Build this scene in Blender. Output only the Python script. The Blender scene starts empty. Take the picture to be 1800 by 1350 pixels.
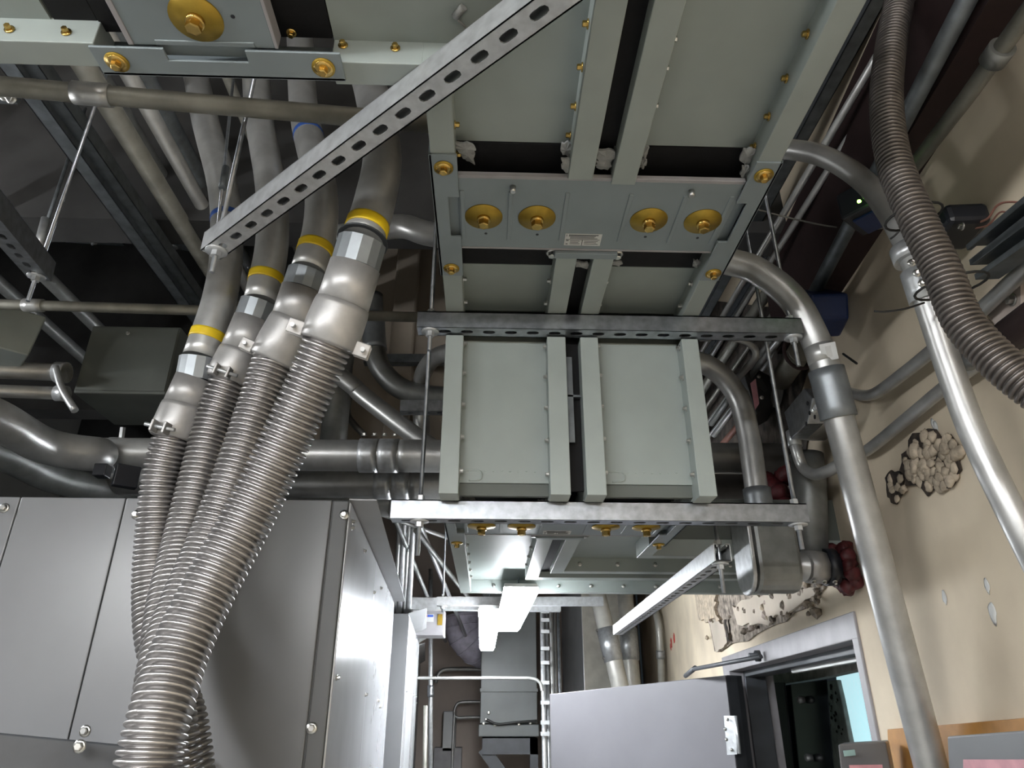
import bpy, bmesh, math, random
from mathutils import Vector as V, Matrix, Quaternion
random.seed(7)
sc = bpy.context.scene
COL = sc.collection
H = 1.85                       # camera height above the floor
F = 1235.0                     # focal length in pixels of the 1800 px frame

# ---------------------------------------------------------------- camera
_Yc = V((-45, -581, -F)).normalized()
_Zc = V((3, 2625, -F)); _Zc = (_Zc - _Yc * _Zc.dot(_Yc)).normalized()
_Xc = _Yc.cross(_Zc)
cam_d = bpy.data.cameras.new('camera'); cam = bpy.data.objects.new('camera', cam_d); COL.objects.link(cam)
cam_d.sensor_fit = 'HORIZONTAL'; cam_d.sensor_width = 36.0; cam_d.lens = 36.0 * F / 1800.0
cam_d.clip_start = 0.02; cam_d.clip_end = 100
R3 = Matrix((_Xc, _Yc, _Zc))   # camera vector -> world vector
M = R3.to_4x4(); M.translation = V((0, 0, H)); cam.matrix_world = M
sc.camera = cam

# ---------------------------------------------------------------- world, exposure
wd = bpy.data.worlds.new('world'); sc.world = wd; wd.use_nodes = True
wd.node_tree.nodes['Background'].inputs[0].default_value = (.55, .7, .8, 1)
wd.node_tree.nodes['Background'].inputs[1].default_value = 0.02
sc.view_settings.view_transform = 'Standard'; sc.view_settings.look = 'None'
sc.view_settings.gamma = 1.0; sc.view_settings.use_curve_mapping = False
sc.view_settings.exposure = 0.0
try:
    sc.cycles.max_bounces = 6; sc.cycles.diffuse_bounces = 3; sc.cycles.glossy_bounces = 3
    sc.cycles.sample_clamp_indirect = 3.0; sc.cycles.caustics_reflective = False; sc.cycles.caustics_refractive = False
    sc.cycles.use_denoising = True
except Exception: pass
LAMP_ROOM = 122.0      # emission of the strip lights on the room side, behind the camera
LAMP_HALL = 75.0      # emission of the two strip lights in the corridor

# ---------------------------------------------------------------- survey helpers: sight line -> point in the room
def ray(px, py):
    return (R3 @ V((px - 900, 675 - py, -F)).normalized())
def at(px, py, x=None, y=None, z=None, d=None):
    r = ray(px, py)
    if x is not None: k = x / r.x
    elif y is not None: k = y / r.y
    elif z is not None: k = z / r.z
    else: k = d / (-(R3.transposed() @ r).z)
    p = r * k; p.z += H
    return p
WA = math.radians(5.5)                         # the right wall runs 5.5 degrees off the bus
WU = V((math.sin(WA), math.cos(WA), 0)); WN = V((-math.cos(WA), math.sin(WA), 0)); W0 = V((1.0, 1.5, 0))
def wp(px, py, off=0.0):                       # point on the right wall, off metres in front of it
    r = ray(px, py); n = -WN; k = ((W0 + WN * off).dot(n)) / r.dot(n)
    p = r * k; p.z += H
    return p
def wall(u, z, off=0.0):                       # wall coordinates
    p = W0 + WU * u + WN * off; return V((p.x, p.y, z))
CA = math.radians(3.2)                         # the cabinets stand 3.2 degrees off the bus
CU = V((-math.sin(CA), math.cos(CA), 0)); CN = V((math.cos(CA), math.sin(CA), 0))

# ---------------------------------------------------------------- materials
MATS = {}
def mat(name, col, rough=.5, metal=0., var=.06, scale=30., bump=0., bscale=200., emit=None, col2=None, spec=.5, rvar=.0, mscale=None, trans=0):
    m = bpy.data.materials.new(name); m.use_nodes = True; nt = m.node_tree; b = nt.nodes['Principled BSDF']
    def lk(a, c): nt.links.new(a, c)
    tc = nt.nodes.new('ShaderNodeTexCoord')
    no = nt.nodes.new('ShaderNodeTexNoise'); no.inputs['Scale'].default_value = scale; no.inputs['Detail'].default_value = 5
    lk(tc.outputs['Object'], no.inputs['Vector'])
    cr = nt.nodes.new('ShaderNodeValToRGB')
    c2 = col2 or tuple(max(0, c * (1 - 3 * var)) for c in col)
    c1 = tuple(min(1, c * (1 + 1.2 * var)) for c in col)
    cr.color_ramp.elements[0].position = .32; cr.color_ramp.elements[1].position = .68
    cr.color_ramp.elements[0].color = (*c2, 1); cr.color_ramp.elements[1].color = (*c1, 1)
    lk(no.outputs['Fac'], cr.inputs[0]); lk(cr.outputs[0], b.inputs['Base Color'])
    b.inputs['Roughness'].default_value = rough; b.inputs['Metallic'].default_value = metal
    b.inputs['Specular IOR Level'].default_value = spec
    if rvar:
        mr = nt.nodes.new('ShaderNodeMapRange'); mr.inputs[3].default_value = rough - rvar; mr.inputs[4].default_value = rough + rvar
        lk(no.outputs['Fac'], mr.inputs[0]); lk(mr.outputs[0], b.inputs['Roughness'])
    if bump:
        n2 = nt.nodes.new('ShaderNodeTexNoise'); n2.inputs['Scale'].default_value = bscale; n2.inputs['Detail'].default_value = 4
        lk(tc.outputs['Object'], n2.inputs['Vector'])
        bp = nt.nodes.new('ShaderNodeBump'); bp.inputs['Strength'].default_value = bump; bp.inputs['Distance'].default_value = .004
        lk(n2.outputs['Fac'], bp.inputs['Height']); lk(bp.outputs[0], b.inputs['Normal'])
    if emit:
        b.inputs['Emission Color'].default_value = (*emit[0], 1); b.inputs['Emission Strength'].default_value = emit[1]
    if trans: b.inputs['Transmission Weight'].default_value = trans
    MATS[name] = m
    return m
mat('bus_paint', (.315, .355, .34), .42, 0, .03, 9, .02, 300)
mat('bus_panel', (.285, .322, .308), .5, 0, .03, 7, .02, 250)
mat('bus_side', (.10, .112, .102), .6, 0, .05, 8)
mat('joint_paint', (.23, .27, .287), .45, .1, .03, 8, .02, 300)
mat('black_rubber', (.006, .006, .007), .7, 0, .1, 40, .1, 120, spec=.3)
mat('brass', (.36, .24, .035), .42, .75, .05, 60, .05, 300)
mat('brass_bolt', (.62, .42, .13), .26, 1., .05, 80)
mat('steel_bolt', (.62, .62, .6), .28, 1., .05, 80)
mat('galv', (.46, .49, .53), .33, .93, .09, 45, .04, 240, rvar=.08)
mat('galv_bright', (.60, .62, .635), .36, .62, .06, 50, .03, 240, rvar=.06)
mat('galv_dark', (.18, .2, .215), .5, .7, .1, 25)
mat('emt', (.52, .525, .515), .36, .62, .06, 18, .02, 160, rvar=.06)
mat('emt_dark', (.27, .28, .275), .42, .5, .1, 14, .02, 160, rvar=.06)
mat('emt_beige', (.30, .295, .26), .5, .5, .1, 14)
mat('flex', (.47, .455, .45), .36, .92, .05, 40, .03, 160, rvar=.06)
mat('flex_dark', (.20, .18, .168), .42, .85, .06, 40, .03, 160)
mat('cast', (.43, .425, .42), .42, .5, .05, 30, .06, 160)
mat('coupling', (.30, .325, .345), .42, .65, .06, 25, .03, 160)
mat('coupling_black', (.05, .055, .06), .42, .3, .06, 25)
mat('yellow_tape', (.78, .55, .012), .42, 0, .05, 25)
mat('blue_tape', (.03, .10, .40), .5, 0, .05, 25)
mat('cabinet', (.175, .18, .19), .33, .0, .02, 6, .015, 350)
mat('cabinet_dark', (.12, .125, .13), .45, .0, .04, 6)
mat('sheet', (.52, .53, .55), .22, .35, .03, 5, .01, 20)
mat('sheet_matte', (.40, .41, .42), .4, .2, .03, 5)
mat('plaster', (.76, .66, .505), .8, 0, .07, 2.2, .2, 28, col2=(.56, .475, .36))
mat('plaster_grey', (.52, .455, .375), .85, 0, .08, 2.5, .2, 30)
mat('plaster_far', (.56, .48, .43), .85, 0, .06, 2.5, .1, 30)
mat('rubble', (.55, .46, .35), .85, 0, .15, 40, .6, 90)
mat('mortar', (.33, .28, .23), .9, 0, .25, 30, .9, 60)
mat('hole_dirt', (.045, .033, .025), .9, 0, .3, 40, .6, 60)
mat('ceiling', (.045, .045, .045), .9, 0, .2, 3, .2, 20)
mat('floor', (.22, .215, .20), .6, 0, .08, 2)
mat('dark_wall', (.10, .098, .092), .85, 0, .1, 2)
mat('wire_black', (.012, .012, .012), .5)
mat('shaded_mortar', (.085, .07, .058), .9, 0, .3, 18, .8, 50)
mat('firestop', (.09, .010, .013), .6, 0, .2, 30, .5, 70)
mat('caulk', (.27, .275, .27), .55, 0, .1, 60, .4, 120)
mat('door_paint', (.122, .12, .13), .38, 0, .02, 5)
mat('frame_paint', (.33, .32, .335), .45, 0, .05, 12, .05, 80)
mat('frame_dark', (.055, .06, .068), .45, 0, .08, 10)
mat('concrete', (.6, .6, .56), .9, 0, .12, 12, .4, 60)
mat('wood', (.50, .24, .06), .6, 0, .12, 9)
mat('blue_box', (.008, .022, .09), .45)
mat('label_white', (.62, .63, .62), .5, 0, .02, 20)
mat('label_ink', (.06, .06, .065), .6)
mat('label_pink', (.62, .30, .34), .5)
mat('label_red', (.55, .08, .06), .5)
mat('label_blue', (.05, .12, .5), .5)
mat('label_green', (.30, .45, .44), .5)
mat('device_black', (.012, .014, .02), .4)
mat('transformer', (.115, .125, .125), .38, .1, .04, 6)
mat('galv_paint', (.66, .65, .60), .38, .25, .05, 12)
mat('duct_cloth', (.50, .47, .56), .6, 0, .08, 20, .2, 40)
mat('copper_red', (.35, .16, .12), .5)
mat('maroon', (.03, .014, .014), .7)
mat('lens_hall', (.9, .9, .92), .5, emit=((.92, .96, 1.0), LAMP_HALL))
mat('lens_room', (.9, .9, .9), .5, emit=((.98, .99, 1.0), LAMP_ROOM))
mat('lamp_white', (.75, .75, .75), .4)
mat('led_green', (.1, .8, .1), .4, emit=((.25, 1, .08), 12))
mat('daylight', (.35, .62, .68), .6, emit=((.50, .76, .82), 1.0))
mat('glass_dark', (.018, .022, .025), .12, 0, .2, 8)

# ---------------------------------------------------------------- mesh builder
class MB:
    def __init__(s): s.v = []; s.f = []; s.s = []
    def add(s, vs, fs, smooth=False):
        n = len(s.v); s.v += [V(p) for p in vs]
        for q in fs: s.f.append(tuple(i + n for i in q)); s.s.append(smooth)
        return s
    def box(s, lo, hi):
        x0, y0, z0 = lo; x1, y1, z1 = hi
        return s.add([(x0,y0,z0),(x1,y0,z0),(x1,y1,z0),(x0,y1,z0),(x0,y0,z1),(x1,y0,z1),(x1,y1,z1),(x0,y1,z1)],
                     [(0,3,2,1),(4,5,6,7),(0,1,5,4),(1,2,6,5),(2,3,7,6),(3,0,4,7)])
    def obox(s, c, ax, ay, az, hx, hy, hz):
        c = V(c); vs = []
        for k in (-1, 1):
            for j, i in ((-1,-1),(-1,1),(1,1),(1,-1)):
                vs.append(c + ax * (i * hx) + ay * (j * hy) + az * (k * hz))
        return s.add(vs, [(0,3,2,1),(4,5,6,7),(0,1,5,4),(1,2,6,5),(2,3,7,6),(3,0,4,7)])
    def prism(s, poly, ext):
        n = len(poly); ext = V(ext); vs = [V(p) for p in poly] + [V(p) + ext for p in poly]
        return s.add(vs, [tuple(range(n - 1, -1, -1)), tuple(range(n, 2 * n))] + [(i, (i + 1) % n, (i + 1) % n + n, i + n) for i in range(n)])
    def tube(s, pts, r, seg=16, cap=True, rs=None):
        pts = [V(p) for p in pts]; n = len(pts); vs = []; fs = []
        t0 = (pts[1] - pts[0]).normalized(); up = V((0, 0, 1)) if abs(t0.z) < .9 else V((1, 0, 0))
        a = t0.cross(up).normalized()
        for i in range(n):
            if i == 0: t = t0
            elif i == n - 1: t = (pts[-1] - pts[-2]).normalized()
            else: t = ((pts[i + 1] - pts[i]).normalized() + (pts[i] - pts[i - 1]).normalized()).normalized()
            a = (a - t * a.dot(t)).normalized(); b = t.cross(a); q = rs[i] if rs else r
            for k in range(seg):
                w = 2 * math.pi * k / seg; vs.append(pts[i] + (a * math.cos(w) + b * math.sin(w)) * q)
        for i in range(n - 1):
            for k in range(seg):
                k2 = (k + 1) % seg
                fs.append((i * seg + k, i * seg + k2, (i + 1) * seg + k2, (i + 1) * seg + k))
        s.add(vs, fs, True)
        if cap:
            m = len(s.v) - len(vs)
            s.f.append(tuple(m + k for k in range(seg - 1, -1, -1))); s.s.append(False)
            s.f.append(tuple(m + (n - 1) * seg + k for k in range(seg))); s.s.append(False)
        return s
    def rod(s, a, b, r, seg=10): return s.tube([a, b], r, seg)
    def lathe(s, o, ax, prof, seg=20, smooth=True):      # prof: (height, radius) along the axis
        o = V(o); ax = V(ax).normalized(); up = V((0, 0, 1)) if abs(ax.z) < .9 else V((1, 0, 0))
        a = ax.cross(up).normalized(); b = ax.cross(a); vs = []; fs = []; n = len(prof)
        for h, r in prof:
            for k in range(seg):
                w = 2 * math.pi * (k + .5) / seg; vs.append(o + ax * h + (a * math.cos(w) + b * math.sin(w)) * r)
        for i in range(n - 1):
            for k in range(seg):
                k2 = (k + 1) % seg; fs.append((i * seg + k, i * seg + k2, (i + 1) * seg + k2, (i + 1) * seg + k))
        s.add(vs, fs, smooth)
        m = len(s.v) - len(vs)
        s.f.append(tuple(m + k for k in range(seg - 1, -1, -1))); s.s.append(False)
        s.f.append(tuple(m + (n - 1) * seg + k for k in range(seg))); s.s.append(False)
        return s
    def blob(s, c, r, seed=0, squash=(1, 1, 1), sub=1):
        bm = bmesh.new(); bmesh.ops.create_icosphere(bm, subdivisions=sub, radius=1.0); rr = random.Random(seed)
        for v in bm.verts:
            k = r * (1 + rr.uniform(-.22, .22)); v.co = V((v.co.x * squash[0], v.co.y * squash[1], v.co.z * squash[2])) * k
        s.add([V(c) + v.co for v in bm.verts], [tuple(v.index for v in f.verts) for f in bm.faces], sub > 1)
        bm.free(); return s
    def mesh(s, name, off=V((0, 0, 0))):
        me = bpy.data.meshes.new(name); me.from_pydata([v - off for v in s.v], [], s.f)
        me.polygons.foreach_set('use_smooth', s.s)
        bm = bmesh.new(); bm.from_mesh(me); bmesh.ops.recalc_face_normals(bm, faces=bm.faces); bm.to_mesh(me); bm.free()
        me.update(); return me
    def build(s, name, m, parent=None, label=None, cat=None, group=None, kind=None, bev=0):
        if parent is None:
            xs = [v.x for v in s.v]; ys = [v.y for v in s.v]; zs = [v.z for v in s.v]
            loc = V(((min(xs) + max(xs)) / 2, (min(ys) + max(ys)) / 2, min(zs))); off = loc
        else:
            off = wloc(parent); loc = V((0, 0, 0))
        me = s.mesh(name, off); me.materials.append(MATS[m])
        o = bpy.data.objects.new(name, me); COL.objects.link(o); o.location = loc
        if parent: o.parent = parent
        tag(o, label, cat, group, kind)
        if bev:
            md = o.modifiers.new('edge', 'BEVEL'); md.width = bev; md.segments = 2; md.limit_method = 'ANGLE'; md.angle_limit = math.radians(40)
        return o
def wloc(o):
    p = V(o.location)
    while o.parent: o = o.parent; p = p + o.location
    return p
def tag(o, label=None, cat=None, group=None, kind=None):
    if label: o['label'] = label
    if cat: o['category'] = cat
    if group: o['group'] = group
    if kind: o['kind'] = kind
def thing(name, label, cat, loc, group=None, kind=None):
    o = bpy.data.objects.new(name, None); COL.objects.link(o); o.location = V(loc); o.empty_display_size = .05
    tag(o, label, cat, group, kind); return o
def inst(name, me, parent, p, nrm, spin=0.):           # a copy of a shared small mesh (its axis is +Z) at world point p
    o = bpy.data.objects.new(name, me); COL.objects.link(o); o.parent = parent
    q = V((0, 0, 1)).rotation_difference(V(nrm)); o.rotation_mode = 'QUATERNION'; o.rotation_quaternion = q @ Quaternion((0, 0, 1), spin)
    o.location = V(p) - wloc(parent); return o
def smooth_path(pts, n=8):                             # Catmull-Rom through the points
    pts = [V(p) for p in pts]; P = [pts[0] * 2 - pts[1]] + pts + [pts[-1] * 2 - pts[-2]]; out = []
    for i in range(1, len(P) - 2):
        p0, p1, p2, p3 = P[i - 1:i + 3]
        for k in range(n):
            t = k / n
            out.append(.5 * ((2 * p1) + (p2 - p0) * t + (2 * p0 - 5 * p1 + 4 * p2 - p3) * t * t + (3 * p1 - p0 - 3 * p2 + p3) * t ** 3))
    out.append(pts[-1]); return out
def bend_path(pts, r, n=8):                            # straight runs with rounded bends of radius r
    pts = [V(p) for p in pts]; out = [pts[0]]
    for i in range(1, len(pts) - 1):
        a = (pts[i - 1] - pts[i]); b = (pts[i + 1] - pts[i]); la, lb = a.length, b.length; a.normalize(); b.normalize()
        ang = a.angle(b); t = min(r / math.tan(ang / 2) if ang < 3.1 else 0, la * .49, lb * .49)
        p, q = pts[i] + a * t, pts[i] + b * t
        for k in range(n + 1):
            w = k / n; out.append(p * (1 - w) ** 2 + pts[i] * 2 * w * (1 - w) + q * w * w)
    out.append(pts[-1]); return out
def screw_mesh(name, m, r, h, wr):
    b = MB(); b.lathe((0, 0, 0), (0, 0, 1), [(0, wr), (.0016, wr), (.0017, r * .9)], 12)
    b.lathe((0, 0, .0015), (0, 0, 1), [(0, r), (h, r), (h + .001, r * .75)], 6, False)
    me = b.mesh(name); me.materials.append(MATS[m]); return me
SCREW_B = screw_mesh('brass_screw', 'brass_bolt', .0045, .006, .0072)
SCREW_S = screw_mesh('steel_screw', 'steel_bolt', .0045, .006, .0072)
BOLT_S = screw_mesh('steel_bolt', 'steel_bolt', .008, .008, .012)
BOLT_B = screw_mesh('brass_bolt', 'brass_bolt', .007, .009, .0135)
BOLT_BIG = screw_mesh('brass_bolt_big', 'brass_bolt', .0105, .011, .0125)
NUT = screw_mesh('hex_nut', 'galv_bright', .0095, .008, .019)
# ================================================================ THE SETTING
ZC = H + 2.6
MB().box((-3.4, -4.6, -.1), (3.2, 8.0, 0)).build('floor', 'floor', label='grey concrete floor', kind='structure')
MB().box((-3.4, -4.6, ZC), (3.2, 8.0, ZC + .1)).build('ceiling', 'ceiling', label='dark painted ceiling', kind='structure')
MB().box((-3.4, -4.6, 0), (-3.2, 8.0, ZC)).build('wall_left', 'dark_wall', label='dark wall behind the cabinets', kind='structure')
MB().box((-3.2, -4.6, 0), (.5, -4.4, ZC)).build('wall_back', 'plaster_grey', label='wall behind the viewer', kind='structure')
MB().box((-3.2, 7.6, 0), (1.55, 7.8, ZC)).build('wall_far', 'plaster_far', label='beige wall at the end of the corridor', kind='structure')
b = MB()
DU0, DU1, DZ = .615, 2.26, H + .2
for u0, u1, z0, z1 in ((-6.1, DU0, 0, ZC), (DU0, DU1, DZ, ZC), (DU1, 6.3, 0, ZC)):
    b.prism([wall(u0, z0), wall(u1, z0), wall(u1, z1), wall(u0, z1)], -WN * .2)
b.build('wall_right', 'plaster', label='tan plaster wall with a door opening', kind='structure')
# plastered downstand between the conduits, left of the bus
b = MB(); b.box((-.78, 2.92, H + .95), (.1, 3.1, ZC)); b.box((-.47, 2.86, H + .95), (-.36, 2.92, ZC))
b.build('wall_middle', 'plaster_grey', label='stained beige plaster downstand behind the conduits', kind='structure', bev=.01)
# dark beams under the ceiling
for i, (y0, z0) in enumerate(((2.0, 1.55), (3.6, 1.5), (5.2, 1.45))):
    MB().box((-3.2, y0, H + z0), (1.3, y0 + .14, ZC)).build('trim_%d' % (i + 1), 'ceiling', label='dark steel beam under the ceiling', kind='structure')

# ================================================================ BUSWAY
ZB, ZL = H + .843, H + .424            # undersides of the upper and the lower run
U = (-.107, -.066, .128, .171, .205, .247, .443, .482)   # rail edges across the bus
RC, TH = .045, .175                    # recess of the panels, height of the housing
def mbox(b, m, u0, u1, w0, w1, z0, z1):
    c = [m(u, w, z) for z in (z0, z1) for u, w in ((u0, w0), (u1, w0), (u1, w1), (u0, w1))]
    return b.add(c, [(0,3,2,1),(4,5,6,7),(0,1,5,4),(1,2,6,5),(2,3,7,6),(3,0,4,7)])
ident = lambda u, w, z: V((u, w, z))
def part(name, m_, mp, T, boxes, bev=0, label=None):
    b = MB()
    for q in boxes: mbox(b, mp, *q)
    return b.build(name, m_, T, bev=bev, label=label)
def smear(p, r, sq, i):              # thin ragged lick of sealant
    rr = random.Random(i * 7 + 1); n = 18; pts = []
    for k in range(n):
        a = 2 * math.pi * k / n; s = r * (rr.uniform(1.1, 1.5) if k in (3, 11) else rr.uniform(.72, 1.0)); pts.append(V(p) + V((math.cos(a) * s * sq[0], math.sin(a) * s * sq[1], rr.uniform(-.002, .002))))
    b = MB(); c = V(p) + V((0, 0, -.003)); m = len(pts)
    b.add(pts + [q + V((0, 0, .004)) for q in pts] + [c, c + V((0, 0, .006))], [(k, (k + 1) % m, 2 * m) for k in range(m)] + [(m + k, m + (k + 1) % m, 2 * m + 1) for k in range(m)] + [(k, (k + 1) % m, m + (k + 1) % m, m + k) for k in range(m)])
    return b
def caulk(T, spots):
    for i, (p, r, sq) in enumerate(spots): smear(p, r, sq, i).build('caulk', 'caulk', T, label='smeared grey sealant')

def joint(name, label, mp, zb, label_plate=True, caulked=True, ins=(.914, 1.27)):
    """splice joint of the bus: cover plate, notched side plates, four spring washers with bolts"""
    c0 = mp(.19, 1.06, zb); T = thing(name, label, 'busway joint', (c0.x, c0.y, zb), 'busway splice joints')
    part('insulation', 'black_rubber', mp, T, [(U[1] - .01, U[6] + .01, ins[0], ins[1], zb + RC - .002, zb + TH - .02)], label='black rubber insulation')
    pl = part('cover_plate', 'joint_paint', mp, T, [(U[1] + .002, U[6] - .002, .958, 1.157, zb + .004, zb + .0065)], .001)
    part('flange', 'frame_paint', mp, T, [(U[1] + .002, U[6] - .002, .950, .958, zb + .003, zb + .012), (U[1] + .002, U[6] - .002, 1.157, 1.162, zb + .003, zb + .03)], .001, 'bent edge of the cover plate, painted pale as if lit')  # lip lit from behind: its brightness is put into a paler paint
    for u in (-.058, .030, .132, .247, .346, .43):
        part('rib', 'joint_paint', mp, T, [(u - .004, u + .004, .99, 1.13, zb + .0018, zb + .0045)], .0018)
    for s in (0, 1):                    # notched side plates over the outer rails
        i0, i1 = (U[0] - .003, U[1] + .003) if s == 0 else (U[7] + .003, U[6] - .003)
        h = (i0 + i1) / 2
        poly = [(i0, .895), (i1, .895), (i1, 1.00), (h + (.004 if s == 0 else -.004), 1.00), (h + (.004 if s == 0 else -.004), 1.115), (i1, 1.115), (i1, 1.25), (i0, 1.25)]
        b = MB(); b.prism([mp(u, w, zb - .004) for u, w in poly], (0, 0, .004)); sp = b.build('side_plate', 'joint_paint', T, bev=.0008)
        b = MB(); mbox(b, mp, min(i0, i0 + (.004 if s == 0 else -.004)), max(i0, i0 + (.004 if s == 0 else -.004)), .895, 1.25, zb - .004, zb + .06); b.build('plate_edge', 'joint_paint', sp)
        part('recess_plate', 'joint_paint', mp, T, [(min(h, i1), max(h, i1), .985, 1.13, zb + .012, zb + .014)])
        for w in (.925, 1.222):
            p = mp((i0 + i1) / 2, w, zb - .004)
            b = MB(); b.lathe(p, (0, 0, -1), [(0, .0165), (.0022, .0165), (.0023, .006)], 20); wa = b.build('washer', 'brass', T, label='pale brass washer')
            inst('bolt', BOLT_B, T, p - V((0, 0, .002)), (0, 0, -1), w * 3)
    for k, u in enumerate((-.019, .081, .293, .396)):
        p = mp(u, 1.062, zb + .004)
        b = MB(); b.lathe(p, (0, 0, -1), [(0, .0355), (.0022, .0352), (.005, .013), (.0055, .012)], 32); b.build('spring_washer', 'brass', T, label='large round brass spring washer')
        b = MB(); b.lathe(p - V((0, 0, .005)), (0, 0, -1), [(0, .0125), (.006, .0125), (.0065, .011)], 20); col = b.build('collar', 'brass_bolt', T)
        inst('hex_bolt', BOLT_BIG, T, p - V((0, 0, .010)), (0, 0, -1), k * .4)
        q = mp(u + .004, 1.113, zb + .0038); b = MB(); b.lathe(q, (0, 0, -1), [(0, .003), (.0004, .003)], 10); b.build('rivet_hole', 'device_black', T)
    for u in (.033, .352):
        q = mp(u, .978, zb + .004); b = MB(); b.lathe(q, (0, 0, -1), [(0, .0055), (.012, .0055), (.0125, .004)], 12); b.build('set_screw', 'steel_bolt', T)
    if label_plate:
        lb = part('warning_label', 'label_white', mp, T, [(.140, .212, 1.108, 1.145, zb + .0033, zb + .0041)], label='small white printed label')
        z = (zb + .0028, zb + .0034)
        ink = [(.1425, .1435, 1.110, 1.116), (.147, .205, 1.1105, 1.1125), (.147, .200, 1.1145, 1.1158), (.150, .198, 1.118, 1.119), (.150, .204, 1.1215, 1.1225), (.142, .209, 1.1253, 1.1262),
               (.1745, .1757, 1.1262, 1.144), (.143, .148, 1.128, 1.130), (.151, .170, 1.130, 1.131), (.151, .168, 1.1345, 1.1355), (.143, .147, 1.139, 1.141), (.151, .171, 1.139, 1.140), (.179, .206, 1.130, 1.131), (.179, .203, 1.1345, 1.1355), (.179, .207, 1.139, 1.140)]
        part('print', 'label_ink', mp, lb, [(*q, *z) for q in ink])
    # splice bracket and gap rails ends
    part('splice_bracket', 'joint_paint', mp, T, [(U[2] - .004, U[5] + .004, 1.164, 1.182, zb - .003, zb + .02)], .001)
    for u in (U[2] - .008, U[5] + .008): inst('bolt', BOLT_S, T, mp(u, 1.186, zb + .014), (0, 0, -1), .2)
    for w, sgn in ((1.178, 1), (.935, -1)):
        for u in (U[1] + .008, U[6] - .01):
            if w > 1: inst('bolt', SCREW_B, T, mp(u, w, zb + .03), (0, 0, -1), .2)
    if caulked:
        caulk(T, [(mp(U[1] + .016, .905, zb + .022), .016, (1.3, .9, .6)), (mp(U[1] + .02, .93, zb + .03), .013, (1.2, 1.4, .5)), (mp(U[2] - .008, .90, zb + .02), .014, (.7, 1.2, .8)),
                  (mp(U[2] - .003, .925, zb + .006), .013, (.9, 1.3, .5)), (mp(.188, .905, zb + .012), .018, (1.0, .9, .35)), (mp(.188, .93, zb + .014), .016, (1.0, .8, .3)),
                  (mp(U[5] + .006, .90, zb + .018), .012, (.7, 1.3, .8)), (mp(U[5] + .009, .93, zb + .02), .010, (.8, 1.3, .8)), (mp(U[6] - .012, .905, zb + .02), .016, (.8, 1.2, .8)), (mp(U[6] - .008, .935, zb + .012), .011, (.8, 1.4, .8)),
                  (mp(.188, 1.225, zb + .012), .017, (1.1, .7, .5)), (mp(U[5] + .012, 1.222, zb + .016), .013, (1.1, .8, .6)), (mp(U[6] - .012, 1.225, zb + .02), .012, (.8, 1.2, .8))])
    return T

# ---- upper elbow: from the left, then away from the viewer
T = thing('busway_elbow', 'grey-green busway elbow overhead that turns from the left into the room', 'busway', (.19, .5, ZB))
part('rail', 'bus_paint', ident, T, [(U[0], U[1], .72, .95, ZB, ZB + .05)], .0015)
part('rail', 'bus_paint', ident, T, [(U[2], U[3], .17, .952, ZB, ZB + .05)], .0015)
part('rail', 'bus_paint', ident, T, [(U[4], U[5], .17, .962, ZB, ZB + .05)], .0015)
part('rail', 'bus_paint', ident, T, [(U[6], U[7], .17, .95, ZB, ZB + .05)], .0015)
part('rail', 'bus_paint', ident, T, [(-.236, U[0] + .001, .72, .76, ZB, ZB + .05)], .0015)
part('panel', 'bus_panel', ident, T, [(U[1], U[2], .17, .912, ZB + RC, ZB + RC + .004), (-.236, U[1], .17, .72, ZB + RC, ZB + RC + .004)])
part('panel', 'bus_panel', ident, T, [(U[5], U[6], .17, .912, ZB + RC, ZB + RC + .004)])
part('gap_liner', 'black_rubber', ident, T, [(U[3], U[4], .17, .90, ZB + .03, ZB + .05)], label='black strip between the two channels')
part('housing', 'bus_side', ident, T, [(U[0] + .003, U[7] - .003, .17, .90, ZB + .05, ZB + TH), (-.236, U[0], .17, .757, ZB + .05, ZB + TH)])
for px, py in ((1034, 42), (1024, 118), (1012, 187), (1003, 238)): inst('screw', SCREW_B, T, at(px, py, x=U[2] - .0005), (-1, 0, 0))
for px, py in ((1420, 60), (1383, 138), (1352, 205), (1327, 258)): inst('screw', SCREW_B, T, at(px, py, x=U[6] - .0005), (-1, 0, 0))
for px, py in ((803, 167), (805, 232)):
    p = at(px, py, x=U[1]); inst('screw', SCREW_B, T, V((U[1], p.y - .02, ZB + .022)), (1, 0, 0))
for px, py in ((1196, 66), (1174, 117), (1154, 183)):
    p = at(px, py, z=.868); inst('screw', SCREW_S, T, V((U[5], p.y, ZB + .022)), (1, 0, 0))
for px, py in ((695, 85), (603, 80)): inst('screw', SCREW_B, T, at(px, py, y=.7195), (0, -1, 0))
b = MB(); b.rod(at(800, 30, z=.884), at(815, 12, z=.884), .006, 6); b.rod(at(800, 30, z=.884), at(818, 48, z=.884), .002, 6); b.build('tape_scrap', 'caulk', T, label='torn scrap of clear tape')

# ---- straight run at the left end
T = thing('busway_run', 'grey-green busway run at the upper left corner with two brass screws', 'busway', (-1.2, .5, ZB))
part('rail', 'bus_paint', ident, T, [(-1.9, -.56, .70, .74, ZB, ZB + .05)], .0015)
part('insulation', 'black_rubber', ident, T, [(-.625, -.565, .17, .70, ZB + RC, ZB + TH - .02)], label='black rubber insulation')
part('panel', 'bus_panel', ident, T, [(-1.9, -.63, .17, .70, ZB + RC, ZB + RC + .004)])
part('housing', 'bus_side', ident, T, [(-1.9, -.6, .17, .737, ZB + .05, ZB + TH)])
for px, py in ((17, 52), (117, 57)): inst('screw', SCREW_B, T, at(px, py, y=.6995), (0, -1, 0))

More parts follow.
